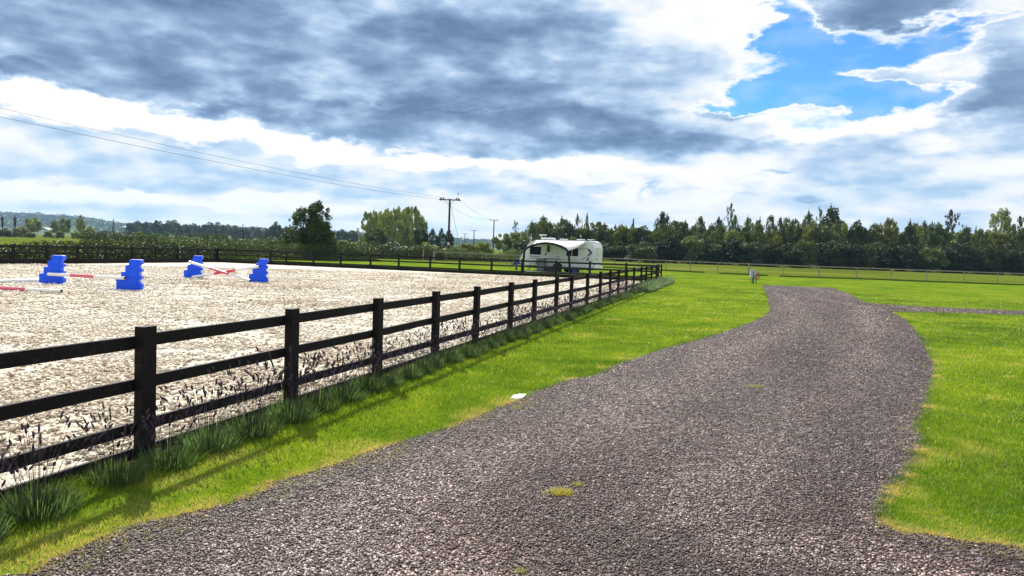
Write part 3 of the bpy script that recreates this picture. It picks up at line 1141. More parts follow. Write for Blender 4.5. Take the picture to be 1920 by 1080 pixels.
# ------------------------------------------------------------------ lavender
def lav_mesh(seed, fol=True, nst=40, hst=0.44, nb=900):
    r = np.random.default_rng(seed)
    # foliage: fine upright blades fanning out of a mound
    a = r.uniform(0, 6.28, nb)
    q = r.uniform(0, 1, nb) ** 0.6 * 0.17
    bx, by = np.cos(a) * q, np.sin(a) * q
    L = r.uniform(0.05, 0.19, nb) * np.where(r.uniform(0, 1, nb) < 0.07, 1.7, 1.0)
    outw = q / 0.17 * r.uniform(0.2, 1.0, nb)
    V = np.zeros((nb, 4, 3))
    tx, ty = bx + np.cos(a) * L * outw * 0.8, by + np.sin(a) * L * outw * 0.8
    tz = L * (1.05 - 0.5 * outw)
    th = r.uniform(0, 6.28, nb)
    wx, wy = np.cos(th) * 0.0028, np.sin(th) * 0.0028
    V[:, 0] = np.stack([bx, by, np.zeros(nb) - 0.01], 1)
    V[:, 1] = np.stack([(bx + tx) / 2 + wx, (by + ty) / 2 + wy, tz * 0.6], 1)
    V[:, 2] = np.stack([tx, ty, tz], 1)
    V[:, 3] = np.stack([(bx + tx) / 2 - wx, (by + ty) / 2 - wy, tz * 0.6], 1)
    f = np_mesh('foliage', V.reshape(-1, 3), np.arange(4 * nb).reshape(-1, 4), M_LAV, {'tint': r.uniform(0, 1, nb)})
    if not nst:
        return f, None
    m = MB()
    rr = random.Random(seed)
    for _ in range(nst):
        a = rr.uniform(0, 6.28)
        q = rr.uniform(0.0, 0.10)
        out = rr.uniform(0.04, 0.30)
        h = hst * rr.uniform(0.65, 1.12)
        b0 = Vector((math.cos(a) * q, math.sin(a) * q, 0.0))
        b1 = Vector((math.cos(a) * (q + out * .35), math.sin(a) * (q + out * .35), h * 0.55))
        b2 = Vector((math.cos(a) * (q + out), math.sin(a) * (q + out), h))
        m.tube([b0, b1, b2], 0.0013, 3, caps=False)
        dd_ = (b2 - b1).normalized()
        k = rr.uniform(0.03, 0.062)
        m.tube([b2, b2 + dd_ * k * .25, b2 + dd_ * k * .7, b2 + dd_ * k], [0.003, 0.0075, 0.0065, 0.002], 5)
    me = bpy.data.meshes.new('flower_stems')
    bmesh.ops.recalc_face_normals(m.bm, faces=m.bm.faces)
    m.bm.to_mesh(me)
    m.bm.free()
    me.materials.append(M_SPIKE)
    at = me.attributes.new('tint', 'FLOAT', 'FACE')
    at.data.foreach_set('value', np.random.default_rng(seed).uniform(0, 1, len(me.polygons)).astype(np.float32))
    return f, me


LAVS = [lav_mesh(100 + s) for s in range(4)]
LAVF = [lav_mesh(200 + s, nst=0, nb=1400) for s in range(3)]
r = random.Random(77)
names_near = ["on the far left edge of the picture", "left of the nearest fence post", "just left of the nearest fence post", "at the foot of the nearest fence post"]
t = -1.55
k = 0
L_all = float(np.linalg.norm(P_CORN - P_NEAR))
POSTS_T = near_t


def lav_place(t):
    i = max(j for j in range(len(POSTS_T)) if POSTS_T[j] <= t + 1e-6)
    f = (t - POSTS_T[i]) / (POSTS_T[min(i + 1, len(POSTS_T) - 1)] - POSTS_T[i] + 1e-6)
    return i, f


ORD = ['first', 'second', 'third', 'fourth', 'fifth', 'sixth', 'seventh', 'eighth', 'ninth', 'tenth', 'eleventh', 'twelfth', 'thirteenth', 'fourteenth', 'fifteenth', 'sixteenth', 'seventeenth', 'eighteenth', 'nineteenth', 'twentieth']
used = {}
while t < L_all + 1.3:
    full = t < 27
    i, f = lav_place(min(t, L_all))
    P = P_NEAR + U * t - W * (0.26 + r.uniform(-0.05, 0.07) + (0.12 if not full else 0))
    sc = r.uniform(0.7, 1.25) if full else r.uniform(1.7, 2.3)
    look = "flowering lavender clump" if full else "grey green lavender clump without flowers"
    wh = "in the bay left of the nearest post" if i == 0 else ("just past" if f < 0.34 else "midway beyond" if f < 0.67 else "well beyond") + " the %s fence post from the left" % (ORD[i - 1])
    key = wh
    used[key] = used.get(key, 0) + 1
    lab = "%s %s" % (look, wh)
    if used[key] > 1:
        lab = "%s %s, %s of that bay" % (look.replace("clump without flowers", "flowerless clump"), wh, ORD[used[key] - 1])
    if not full:
        lab = "grey green flowerless lavender mound, %s from the left of the far mounds" % ((ORD + ['twenty-first', 'twenty-second', 'twenty-third'])[sum(1 for v in used if v.startswith('#'))])
        used['#%f' % t] = 1
    if i == 0:
        lab = "flowering lavender clump left of the nearest post, %s from the picture edge" % ORD[used[key] - 1]
    e = empty('lavender_plant', (P[0], P[1], 0.0), lab, 'lavender', 'lavender plants along the foot of the fence', rz=r.uniform(0, 6.28))
    e.scale = (sc, sc, sc * r.uniform(0.9, 1.1) if full else sc * 0.85)
    fm, sm = LAVS[r.randrange(4)] if full else LAVF[r.randrange(3)]
    c = link_mesh('foliage', fm, e)
    g = r.uniform(0.8, 1.25)
    c.color = (g, g * r.uniform(0.95, 1.1), g * r.uniform(0.85, 1.15), 1) if full else (1.45, 1.35, 1.9, 1)
    if sm:
        link_mesh('flower_stems', sm, e)
    t += r.uniform(0.36, 0.66) if t < 12 else (r.uniform(0.6, 0.9) if full else r.uniform(0.6, 0.8))

# unmown growth between the lavender along the fence foot
n = 36000
tt = -2.2 + 41 * rng.uniform(0, 1, n) ** 1.7
off = -np.abs(rng.normal(0.12, 0.14, n)) + 0.05
p = P_NEAR + U * tt[:, None] + W * off[:, None]
d = np.hypot(p[:, 0], p[:, 1])
sc = np.clip(d / 5.0, 0.8, 6)
dens = fbm(tt * 1.3, off * 3, 44, 3)
k = rng.uniform(0, 1, n) < np.clip((dens - 0.25) * 3, 0.1, 1)
p, d, sc, dens = p[k], d[k], sc[k], dens[k]
blades("fence_foot_grass", p, d, rng.uniform(0.02, 0.08, len(p)) * (0.5 + dens), 0.0034 * sc, "darker unmown grass and weeds around the lavender along the fence foot", tshift=-0.2, dryk=0.5, lean=0.7)

# ------------------------------------------------------------------ show jump blocks and poles
def block_mesh():
    # side outline: four steps climbing to the right, four cups cut into the right edge
    H, Wd = 0.90, 0.78
    o = []
    L = [(0.0, 0.0), (0.0, 0.33), (0.02, 0.345), (0.145, 0.345), (0.155, 0.60 * 0.96), (0.27, 0.60 * 0.96), (0.285, 0.60 * 1.005), (0.285, 0.81 * 0.97), (0.395, 0.81 * 0.99), (0.40, 0.96), (0.43, 0.975), (0.74, 0.975)]
    o += [(x, z) for x, z in L]
    def cup(zc, rr=0.075, cx=0.80):
        return [(cx - rr * math.cos(a) * 1.25, zc + rr * math.sin(a)) for a in [math.pi / 2 - math.pi * i / 6 for i in range(7)]]
    right = [(0.79, 0.965), (0.80, 0.93), (0.79, 0.83)]
    z = 0.70
    for zc in (0.755, 0.515, 0.275):
        right += cup(zc)
        right += [(0.80, zc - 0.085), (0.785, zc - 0.12)] if zc > 0.3 else []
    right += [(0.80, 0.12), (0.79, 0.0)]
    o += right
    o = [(x - 0.40, z * H / 0.975) for x, z in o]
    # keep going clockwise: remove near-duplicate points
    cl = [o[0]]
    for q in o[1:]:
        if math.hypot(q[0] - cl[-1][0], q[1] - cl[-1][1]) > 0.004:
            cl.append(q)
    return cl


BL = block_mesh()


def jump_block(px, py, label, rz=0.0, s=1.0, Y=None):
    P = G(px, py)
    e = empty('jump_block', (P[0], P[1], 0.012), label, 'jump block', 'blue plastic jump blocks on the arena', rz=R_(rz))
    e.scale = (s * 0.86, s * 0.8, s)
    MB().prism(BL, -0.20, 0.20).build('body', M_BLUE, e, bevel=0.014)
    # raised ribs and a foot on both faces
    for sgn in (-1, 1):
        m = MB()
        y0, y1 = (0.202, 0.222) if sgn > 0 else (-0.222, -0.202)
        m.box(-0.12, 0.26, y0, y1, 0.05, 0.34)
        m.box(-0.03, 0.27, y0, y1, 0.38, 0.60)
        m.box(0.06, 0.28, y0, y1, 0.64, 0.84)
        m.build('side_panel', M_BLUE, e, bevel=0.008)
    return e


def pole(name_label, a, c, bands, rad=0.052):
    """striped jump pole from point a to point c; bands = [(fraction, material)]"""
    a, c = Vector(a), Vector(c)
    d = c - a
    e = empty('jump_pole', a, name_label, 'jump pole', 'striped wooden jump poles')
    f0 = 0
    for f1, mt in bands:
        m = MB().tube([d * f0, d * f1], rad, 14)
        m.build('painted_section', mt, e, smooth=True)
        f0 = f1
    for q, s in ((Vector((0, 0, 0)), -1), (d, 1)):
        u_ = d.normalized() * s
        MB().tube([q + u_ * 0.001, q + u_ * 0.012], rad * 0.86, 14).build('end_cap', M_BLACK, e, smooth=True)
    return e


jump_block(99, 532, "leftmost blue stepped jump block at the left end of the low straight pole", 14)
jump_block(244, 543.5, "blue stepped jump block nearest the camera at the right end of the low straight pole", 14)
jump_block(363, 521.5, "blue stepped jump block at the left end of the crossed poles", 14)
jump_block(485, 529.5, "blue stepped jump block at the right end of the crossed poles", 14)


def on_px(x, y, z):
    g = G(x, y, z)
    return (g[0], g[1], z)


Y1, Y2 = G(99, 532)[1] - 0.34, G(244, 543.5)[1] - 0.34
pole("low straight white jump pole with a pink middle between the two nearer blocks", AT(91, 514, Y1 + 0.0), AT(234.5, 521.5, Y2), [(0.305, M_WHITEP), (0.62, M_PINK), (1.0, M_WHITEP)])
Y3, Y4 = G(363, 521.5)[1] - 0.30, G(485, 529.5)[1] - 0.30
lo1 = G(470, 526, 0.07)
pole("crossed jump pole sloping down to the right with a pink middle", AT(355, 491, Y3), (AT(469, 525.5, Y4 - 0.1)[0], Y4 - 0.1, 0.075), [(0.34, M_WHITEP), (0.67, M_PINK), (1.0, M_WHITEP)])
pole("crossed jump pole sloping up to the right with a red middle", (AT(361, 521, Y3 - 0.25)[0], Y3 - 0.25, 0.07), AT(486, 499.5, Y4 - 0.0), [(0.34, M_WHITEP), (0.66, M_RED), (1.0, M_WHITEP)])
pole("pink and white jump pole lying on the sand at the left edge nearest the camera", on_px(-60, 537.5, 0.065), on_px(115, 546, 0.065), [(0.25, M_WHITEP), (0.63, M_PINK), (1.0, M_WHITEP)])
pole("plain white jump pole lying on the sand behind the leftmost block", on_px(-70, 528.5, 0.065), on_px(122, 524.5, 0.065), [(0.45, M_WHITEP), (0.47, M_CAB), (1.0, M_WHITEP)])

# ------------------------------------------------------------------ caravan and awning
CY = 59.0
CTH = R_(24)
cb = G(980, 509)
org = AT(975, 500, CY)
car = empty('caravan', (org[0], CY, 0), "white touring caravan parked on the grass beyond the arena", 'caravan', rz=-CTH)
Lc, Wc = 5.95, 2.25
side = [(0.30, 0.42), (-0.08, 0.62), (-0.10, 0.86), (0.10, 1.20), (0.42, 1.78), (0.62, 2.08), (0.88, 2.28), (1.22, 2.40), (1.7, 2.44), (Lc - 0.9, 2.46), (Lc - 0.45, 2.44), (Lc - 0.18, 2.33), (Lc - 0.04, 2.12), (Lc, 1.85), (Lc, 0.62), (Lc - 0.04, 0.42)]
MB().prism(side, 0, Wc).build('body', M_VANWHITE, car, bevel=0.05, smooth=True)
# roof skin sits just above the body
roof_top = [(1.15, 2.40), (1.7, 2.452), (Lc - 0.9, 2.472), (Lc - 0.45, 2.452), (Lc - 0.17, 2.345)]
MB().sheet([[(x, y, z + 0.012) for x, z in roof_top] for y in (0.07, Wc - 0.07)]).build('roof', M_VANROOF, car)


def panel(name, poly, mt, y=-0.012, t=0.02, parent=car):
    return MB().prism(poly, y, y + t).build(name, mt, parent)


def rectp(x0, x1, z0, z1):
    return [(x0, z0), (x1, z0), (x1, z1), (x0, z1)]


def window(x0, x1, z0, z1, label=None):
    w = MB().prism(rectp(x0, x1, z0, z1), -0.014, 0.02).build('window', M_GLASS, car, bevel=0.006)
    MB().prism(rectp(x0 - .03, x1 + .03, z1 + .003, z1 + .03), -0.02, 0.015).build('frame', M_GRAPH, w)
    return w


window(0.78, 1.72, 1.28, 1.88)
window(3.80, 4.72, 1.27, 1.84)
dr = MB().prism(rectp(2.02, 2.62, 0.50, 2.12), -0.010, 0.02).build('door', M_VANWHITE, car, bevel=0.006)
MB().prism(rectp(2.20, 2.46, 1.50, 2.02), -0.020, -0.008).build('door_window', M_GRAPH, dr)
MB().box(2.08, 2.14, -0.05, -0.010, 1.25, 1.33).build('handle', M_BLACK, dr, bevel=0.005)
panel('vent', rectp(2.05, 2.22, 1.32, 1.42), M_GRAPH)
panel('vent', rectp(2.98, 3.06, 1.44, 1.52), M_GRAPH)
panel('stripe', rectp(0.70, 1.95, 0.985, 1.012), M_GRAPH)
panel('stripe', rectp(1.95, 3.35, 0.955, 1.03), M_GRAPH)
panel('stripe', rectp(3.35, 4.86, 0.965, 0.99), M_GRAPH2)
panel('skirt_line', rectp(0.4, Lc - 0.1, 0.845, 0.862), M_GRAPH2)
# graphite arrow and slanted marks at the rear of the side
panel('arrow_graphic', [(4.78, 1.885), (5.42, 1.885), (5.52, 1.86), (5.50, 1.845), (5.42, 1.862), (4.78, 1.862)], M_GRAPH2)
panel('arrow_graphic', [(5.42, 1.86), (5.60, 1.86), (5.84, 1.60), (5.79, 1.47), (5.64, 1.585)], M_GRAPH)
panel('arrow_graphic', [(5.64, 1.585), (5.79, 1.47), (5.62, 1.28), (5.40, 1.28)], M_GRAPH2, y=-0.0105)
panel('slash_graphic', [(4.86, 0.965), (5.00, 0.965), (5.24, 1.19), (5.64, 1.19), (5.62, 1.155), (5.27, 1.155), (5.07, 0.965)], M_GRAPH)
panel('slash_graphic', [(5.36, 0.965), (5.48, 0.965), (5.66, 1.19), (5.56, 1.19)], M_GRAPH, y=-0.0135)
panel('stripe', rectp(5.49, 5.95, 0.955, 0.978), M_GRAPH)
# name on the side, small dark lettering under the front window
def lettering(txt, size, loc, rot, mt, parent, sx=1.0):
    cu = bpy.data.curves.new('t', 'FONT')
    cu.body = txt
    cu.size = size
    cu.extrude = 0.004
    cu.resolution_u = 2
    to = bpy.data.objects.new('t', cu)
    col.objects.link(to)
    bpy.context.view_layer.update()
    me = bpy.data.meshes.new_from_object(to.evaluated_get(bpy.context.evaluated_depsgraph_get()))
    bpy.data.objects.remove(to)
    me.materials.clear()
    me.materials.append(mt)
    o = link_mesh('lettering', me, parent)
    o.location = loc
    o.rotation_euler = rot
    o.scale = (sx, 1, 1)
    return o


lettering("Phoenix", 0.21, (0.80, -0.012, 1.075), (R_(90), 0, 0), M_GRAPH, car, 1.15)
lettering("Phoenix", 0.15, (Lc + 0.004, 0.55, 1.05), (R_(90), 0, R_(90)), M_GRAPH2, car)
panel('badge', rectp(2.9, 3.3, 1.14, 1.17), M_LAMPRED)
panel('badge', rectp(2.9, 3.3, 1.20, 1.215), M_GRAPH2)
# underside, wheels, legs, rear bumper
MB().box(0.5, Lc - 0.15, 0.12, Wc - 0.12, 0.26, 0.415).build('chassis', M_BLACK, car, bevel=0.01)
panel('wheel_arch', [(3.12 - 0.40 * math.cos(a), 0.43 + 0.30 * math.sin(a)) for a in [math.pi * i / 10 for i in range(11)]], M_BLACK, y=-0.016)
for yy in (0.10, Wc - 0.10):
    wv = MB().tube([(3.12, yy - 0.09, 0.32), (3.12, yy + 0.09, 0.32)], 0.32, 20).build('wheel', M_RUBBER, car, smooth=True)
    m = MB().tube([(3.12, yy - 0.10, 0.32), (3.12, yy - 0.092, 0.32)], 0.19, 16)
    m.build('rim', M_ALLOY, wv, smooth=True)
for x0, x1 in ((5.55, 5.9), (5.0, 5.32), (0.75, 0.5)):
    MB().tube([(x0 - 0.2 if x0 > 1 else x0 + .15, 0.18, 0.32), (x1, 0.14, 0.01)], 0.028, 6).build('steady_leg', M_STEEL, car)
MB().box(Lc - 0.02, Lc + 0.10, 0.12, Wc - 0.12, 0.40, 0.60).build('rear_bumper', M_VANROOF, car, bevel=0.04)
MB().box(Lc + 0.101, Lc + 0.115, 0.85, 1.40, 0.46, 0.57).build('number_plate', M_CANOPY, car)
for yy in (0.22, Wc - 0.42):
    MB().box(Lc + 0.005, Lc + 0.035, yy, yy + 0.2, 0.63, 0.76).build('rear_lamp', M_LAMPRED, car, bevel=0.01)
MB().box(Lc + 0.003, Lc + 0.03, 0.5, Wc - 0.5, 1.45, 1.95).build('rear_window', M_VANWHITE, car, bevel=0.02)
# roof furniture
for x0, x1, h in ((1.5, 2.35, 0.17), (2.95, 3.4, 0.11), (4.35, 4.8, 0.12)):
    MB().box(x0, x1, 0.55, 1.5, 2.46, 2.46 + h).build('roof_light', M_VANROOF, car, bevel=0.05)
MB().tube([(1.42, 0.7, 2.42), (1.42, 0.7, 2.80)], 0.025, 6).build('aerial_mast', M_VANROOF, car)
MB().box(1.25, 1.85, 0.62, 0.78, 2.78, 2.86).build('aerial', M_CANOPY, car, bevel=0.02)
MB().tube([(5.45, 0.8, 2.45), (5.45, 0.8, 2.54)], 0.05, 8).build('roof_vent', M_VANROOF, car)
MB().tube([(5.45, 0.8, 2.54), (5.45, 0.8, 2.58)], [0.28, 0.26], 16).build('roof_vent', M_VANROOF, car, smooth=True)
# A-frame, jockey wheel, blue cover
m = MB()
m.tube([(0.45, 0.5, 0.42), (-1.05, 1.12, 0.45)], 0.04, 6)
m.tube([(0.45, Wc - 0.5, 0.42), (-1.05, 1.13, 0.45)], 0.04, 6)
m.build('drawbar', M_STEEL, car)
m = MB().tube([(-0.8, 1.12, 0.7), (-0.8, 1.12, 0.1)], 0.025, 6)
m.tube([(-0.8, 1.08, 0.1), (-0.8, 1.16, 0.1)], 0.1, 10)
m.build('jockey_wheel', M_BLACK, car)
MB().prism([(-1.35, 0.46), (-1.05, 0.52), (-0.6, 0.86), (-0.42, 0.94), (-0.40, 0.5), (-0.7, 0.38), (-1.3, 0.40)], 0.93, 1.33).build('hitch_cover', M_BLUEF, car, bevel=0.04)

# awning: cream canopy from the roof rail to a dark inflated arch on the grass
aw = empty('awning', (org[0], CY, 0), "cream porch awning on a dark inflated arch attached to the caravan side", 'awning', rz=-CTH)
AX0, AX1, AYF = 1.25, 4.80, -2.25
arch = []
for i in range(25):
    s_ = i / 24
    x = AX0 + 0.13 + (AX1 - AX0 - 0.26) * s_
    z = 1.58 + 0.58 * math.sin(math.pi * (0.06 + 0.88 * s_)) ** 0.85 - 0.0
    arch.append((x, z))
full_arch = [(AX0 - 0.02, 0.06), (AX0 - 0.02, 0.7), (AX0 + 0.02, 1.35), (AX0 + 0.06, 1.60)] + arch[1:-1] + [(AX1 - 0.05, 1.58), (AX1 + 0.0, 1.35), (AX1 + 0.08, 0.7), (AX1 + 0.12, 0.06)]
MB().tube([(x, AYF, z) for x, z in full_arch], 0.085, 10).build('arch_beam', M_NAVY, aw, smooth=True)
rail_y, rail_z = -0.03, 2.38
grid = []
fa = full_arch[3:-3]
for j in range(9):
    v_ = j / 8
    row = []
    for i, (x, z) in enumerate(fa):
        s_ = i / (len(fa) - 1)
        xr = AX0 + 0.10 + (5.32 - AX0 - 0.10) * s_
        sag = -0.10 * math.sin(math.pi * v_) * (0.4 + 0.6 * abs(math.cos(math.pi * s_ * 3)))
        row.append((xr + (x - xr) * v_, rail_y + (AYF - rail_y) * v_, rail_z + (z + 0.075 - rail_z) * v_ + sag))
    grid.append(row)
o = MB().sheet(grid).build('canopy', M_CANOPY, aw, smooth=True)
sm = o.modifiers.new('s', 'SOLIDIFY')
sm.thickness = 0.012
# roof pole straps, legs feet
for xx in (AX0, AX1 + 0.12):
    MB().box(xx - 0.11, xx + 0.11, AYF - 0.1, AYF + 0.1, 0.006, 0.07).build('foot', M_NAVY, aw, bevel=0.02)
MB().tube([(4.62, -0.9, 1.95), (4.55, -1.5, 0.05)], 0.02, 6).build('support_pole', M_YELLOW, aw)
MB().tube([(AX0 - .05, AYF, 1.3), (AX0 - 1.4, AYF - 0.4, 0.01)], 0.006, 4).build('guy_line', M_CANOPY, aw)

m = MB().box(1.2, 5.0, -2.15, -0.2, 0.006, 0.022)
g_ = m.build('groundsheet', M_MAT, None)
g_.location = (org[0], CY, 0)
g_.rotation_euler = (0, 0, -CTH)
tag(g_, "pale groundsheet laid on the grass under the awning", "groundsheet")


def local(x, y, z=0.0):
    c_, s_ = math.cos(-CTH), math.sin(-CTH)
    return (org[0] + x * c_ - y * s_, CY + x * s_ + y * c_, z)


# grey-green cupboard, folding chair, step, water barrel under the awning
e = empty('camping_cupboard', local(1.75, -0.9, 0.022), "grey green fabric camping cupboard under the awning beside the chair", 'cupboard', rz=-CTH)
MB().box(0, 0.62, 0, 0.45, 0.06, 0.92).build('carcass', M_GREYG, e, bevel=0.02)
MB().box(-0.04, 0.66, -0.04, 0.49, 0.923, 0.96).build('worktop', M_GRAPH2, e, bevel=0.01)
for xx in (0.03, 0.59):
    MB().tube([(xx, 0.03, 0), (xx, 0.03, 0.06)], 0.02, 6).build('leg', M_BLACK, e)
e = empty('folding_chair', local(1.25, -1.2, 0.022), "black framed folding chair under the awning beside the camping cupboard", 'chair', rz=-CTH + 0.4)
MB().box(0, 0.5, 0, 0.46, 0.40, 0.44).build('seat', M_NAVY, e, bevel=0.01)
MB().prism([(0.49, 0.45), (0.53, 0.45), (0.63, 0.86), (0.59, 0.86)], 0.02, 0.44).build('backrest', M_NAVY, e, bevel=0.006)
for yy in (0.0, 0.46):
    MB().tube([(0.05, yy, 0), (0.03, yy, 0.62), (0.5, yy, 0.62)], 0.016, 6).build('frame', M_BLACK, e)
    MB().tube([(0.48, yy, 0), (0.46, yy, 0.4)], 0.016, 6).build('leg', M_BLACK, e)
e = empty('storage_box', local(2.55, -1.1, 0.022), "long black storage box on the groundsheet in front of the caravan wheel", 'box', rz=-CTH)
MB().box(0, 1.15, 0, 0.5, 0.0, 0.36).build('tub', M_BLACK, e, bevel=0.02)
MB().box(-0.02, 1.17, -0.02, 0.52, 0.362, 0.41).build('lid', M_NAVY, e, bevel=0.015)
e = empty('water_barrel', local(4.75, -0.75, 0.004), "blue water barrel standing beside the right leg of the awning", 'water barrel')
MB().tube([(0, 0, 0), (0, 0, 0.05), (0, 0, 0.42), (0, 0, 0.46)], [0.17, 0.19, 0.19, 0.15], 16).build('barrel', M_BLUEF, e, smooth=True)
MB().tube([(0, 0, 0.461), (0, 0, 0.50)], 0.06, 10).build('cap', M_WHITEP, e, smooth=True)
e = empty('waste_tank', local(4.0, 0.45, 0.004), "dark flat waste water tank under the caravan floor behind the awning", 'tank', rz=-CTH)
MB().box(0, 0.7, -0.25, 0.2, 0.0, 0.25).build('tank', M_BLACK, e, bevel=0.05)
MB().tube([(0.1, -0.02, 0.251), (0.1, -0.02, 0.275)], 0.05, 8).build('cap', M_GRAPH2, e)

# ------------------------------------------------------------------ hook-up post
P = G(1411.5, 531.5)
e = empty('hookup_post', (P[0], P[1], 0), "pale grey electric hook-up cabinet on a post at the top of the drive", 'hook-up post', rz=R_(-8))
MB().box(-0.07, 0.07, -0.05, 0.05, 0, 0.36).build('post', M_GREYG, e, bevel=0.008)
cbx = MB().box(-0.19, 0.19, -0.13, 0.13, 0.36, 0.80).build('cabinet', M_CAB, e, bevel=0.015)
MB().box(-0.20, 0.20, -0.15, 0.14, 0.803, 0.84).build('lid', M_CAB, cbx, bevel=0.01)
MB().box(-0.03, 0.02, -0.145, -0.131, 0.38, 0.74).build('socket_strip', M_GREYG, cbx)
MB().tube([(-0.15, -0.06, 0.38), (-0.16, -0.07, 0.2), (-0.10, -0.07, 0.01)], 0.014, 6).build('cable', M_BLACK, e)
Ph = G(1417.3, 532)
e = empty('hose_stand', (Ph[0], Ph[1], 0), "black standpipe with a coiled red hose beside the hook-up cabinet", 'standpipe')
MB().tube([(0, 0, 0), (0.02, 0, 0.5), (0.10, 0, 0.70)], 0.028, 8).build('pipe', M_BLACK, e)
m = MB()
for k in range(3):
    rr_ = 0.11 + 0.012 * k
    m.tube([(0.02 + rr_ * math.cos(a), -0.06 - 0.02 * k, 0.44 + rr_ * math.sin(a)) for a in [2 * math.pi * i / 20 for i in range(21)]], 0.02, 6, caps=False)
m.build('hose_coil', M_REDP, e, smooth=True)
MB().box(0.0, 0.06, -0.12, -0.09, 0.40, 0.48).build('nozzle', M_WHITEP, e, bevel=0.01)
MB().tube([(0.10, 0, 0.70), (0.15, -0.02, 0.68)], 0.03, 8).build('tap', M_BLACK, e)

# white slab at the drive edge
P = G(972, 747.5)
m = MB().prism([(-0.085, -0.04), (-0.05, 0.028), (-0.01, 0.03), (0.0, 0.055), (0.045, 0.05), (0.09, 0.06), (0.07, 0.01), (0.03, -0.035), (-0.02, -0.05)], 0, 0.02, axis='Z')
o = m.build('stone', M_PAPER, None, bevel=0.004)
o.location = (P[0], P[1], 0.010)
o.scale = (1, 2.6, 1)
tag(o, "small flat bright white stone at the grass edge of the drive", "stone")


def tuft(px, py, n, rad, hmax, dryv, label, name='grass_tuft'):
    P = G(px, py)
    rr_ = np.random.default_rng(int(px))
    q = rr_.normal(0, rad, (n, 2)) * [1, 0.7]
    h = rr_.uniform(0.3, 1.0, n) * hmax
    V = np.zeros((n, 3, 3))
    a = rr_.uniform(0, 6.28, n)
    w = 0.0022
    V[:, 0] = np.stack([q[:, 0] - np.cos(a) * w, q[:, 1] - np.sin(a) * w, 0 * h], 1)
    V[:, 1] = np.stack([q[:, 0] + np.cos(a) * w, q[:, 1] + np.sin(a) * w, 0 * h], 1)
    V[:, 2] = np.stack([q[:, 0] + rr_.normal(0, .02, n), q[:, 1] + rr_.normal(0, .02, n), h], 1)
    me = np_mesh(name, V.reshape(-1, 3), np.arange(3 * n).reshape(-1, 3), M_BLADE, {'tint': rr_.uniform(0.6, 1, n), 'dry': np.clip(rr_.normal(dryv, 0.2, n), 0, 1)})
    o = tag(link_mesh(name, me), label, 'grass tuft')
    o.location = (P[0], P[1], 0.014)
    return o


tuft(1050, 930, 420, 0.035, 0.05, 0.55, "yellow dry grass tuft growing in the middle of the gravel drive")
tuft(1083, 914, 90, 0.018, 0.035, 0.5, "tiny yellow grass tuft just right of the larger dry tuft on the drive")
tuft(1415, 727, 160, 0.05, 0.035, 0.05, "small green weed patch on the far part of the gravel drive", 'weed_patch')
tuft(975, 1079, 60, 0.02, 0.03, 0.3, "tiny green grass sprig in the gravel at the bottom edge of the picture")


# ------------------------------------------------------------------ overhead line poles
def power_pole(px, ytop, Y, arm, label, full=False, rad=0.13, lean=0.0):
    top = AT(px, ytop, Y)
    e = empty('utility_pole', (top[0], Y, 0), label, 'utility pole', 'wooden power line poles')
    e.rotation_euler = (0, R_(lean), 0)
    h = top[2]
    MB().tube([(0, 0, -0.3), (0, 0, h)], [rad * 1.25, rad * 0.9], 10).build('shaft', M_POLE, e, smooth=True)
    if arm:
        ca = MB().box(-arm / 2, arm / 2, -0.06, 0.06, h - 0.18, h - 0.05).build('crossarm', M_POLE, e, bevel=0.01)
        for s_ in (-1, 1):
            for k in (0, 1) if full else (0,):
                x = s_ * (arm / 2 - 0.08 - 0.28 * k)
                MB().tube([(x, 0, h - 0.048), (x, 0, h + 0.05), (x, 0, h + 0.10), (x, 0, h + 0.16)], [0.06, 0.11, 0.08, 0.03], 8).build('insulator', M_CERAM, e, smooth=True)
        if full:
            for s_ in (-1, 1):
                MB().tube([(s_ * 0.10, -0.07, h - 0.62), (s_ * arm * 0.27, -0.07, h - 0.17)], 0.03, 5).build('brace', M_STEEL, e)
                MB().tube([(s_ * (arm / 2 + 0.02), -0.1, h - 0.12), (s_ * (arm / 2 + 0.02), 0.1, h - 0.12)], 0.13, 10).build('insulator', M_CERAM, e, smooth=True)
            MB().tube([(arm / 2 - 0.2, 0, h + 0.10), (arm / 2 - 0.16, 0, h + 0.62)], 0.02, 5).build('spike', M_STEEL, e)
            MB().tube([(arm / 2 - 0.16, 0, h + 0.60), (arm / 2 - 0.15, 0, h + 0.74)], 0.07, 8).build('insulator', M_CERAM, e)
            MB().box(-0.14, 0.14, -0.165, -0.15, 1.9, 2.2).build('warning_plate', M_CANOPY, e)
    return e, (top[0], Y, h)


YP1, YP2 = 95.0, 205.0
_, T1 = power_pole(843.5, 373, YP1, 2.35, "tallest black utility pole with two-ended crossarm nearest the arena", True)
_, T2 = power_pole(926.5, 412, YP2, 2.3, "second tallest utility pole, right of the tallest one above the willows", rad=0.15)
power_pole(889, 431.5, 300, 2.1, "short distant utility pole between the two tall poles", rad=0.17)
power_pole(872, 437.5, 380, 2.6, "faintest distant utility pole just right of the tallest pole", rad=0.18)
for px, yt, lab in ((4.5, 403, "dark timber pole with thick box top at the left edge of the picture"), (28, 404, "dark timber pole with thick box top, second from the left picture edge"), (455.5, 420, "thin lone pole standing before the distant trees left of the dark green tree")):
    e, T = power_pole(px, yt, 230, 0, lab, rad=0.12)
    MB().box(-0.42, 0.42, -0.2, 0.2, T[2] - 1.15, T[2] - 0.75).build('crossarm', M_POLE, e, bevel=0.02) if px < 100 else None
    if px < 100:
        MB().tube([(0, 0, T[2] - 3.4), (0, 0, T[2] - 0.9)], 0.3, 8).build('transformer', M_POLE, e)


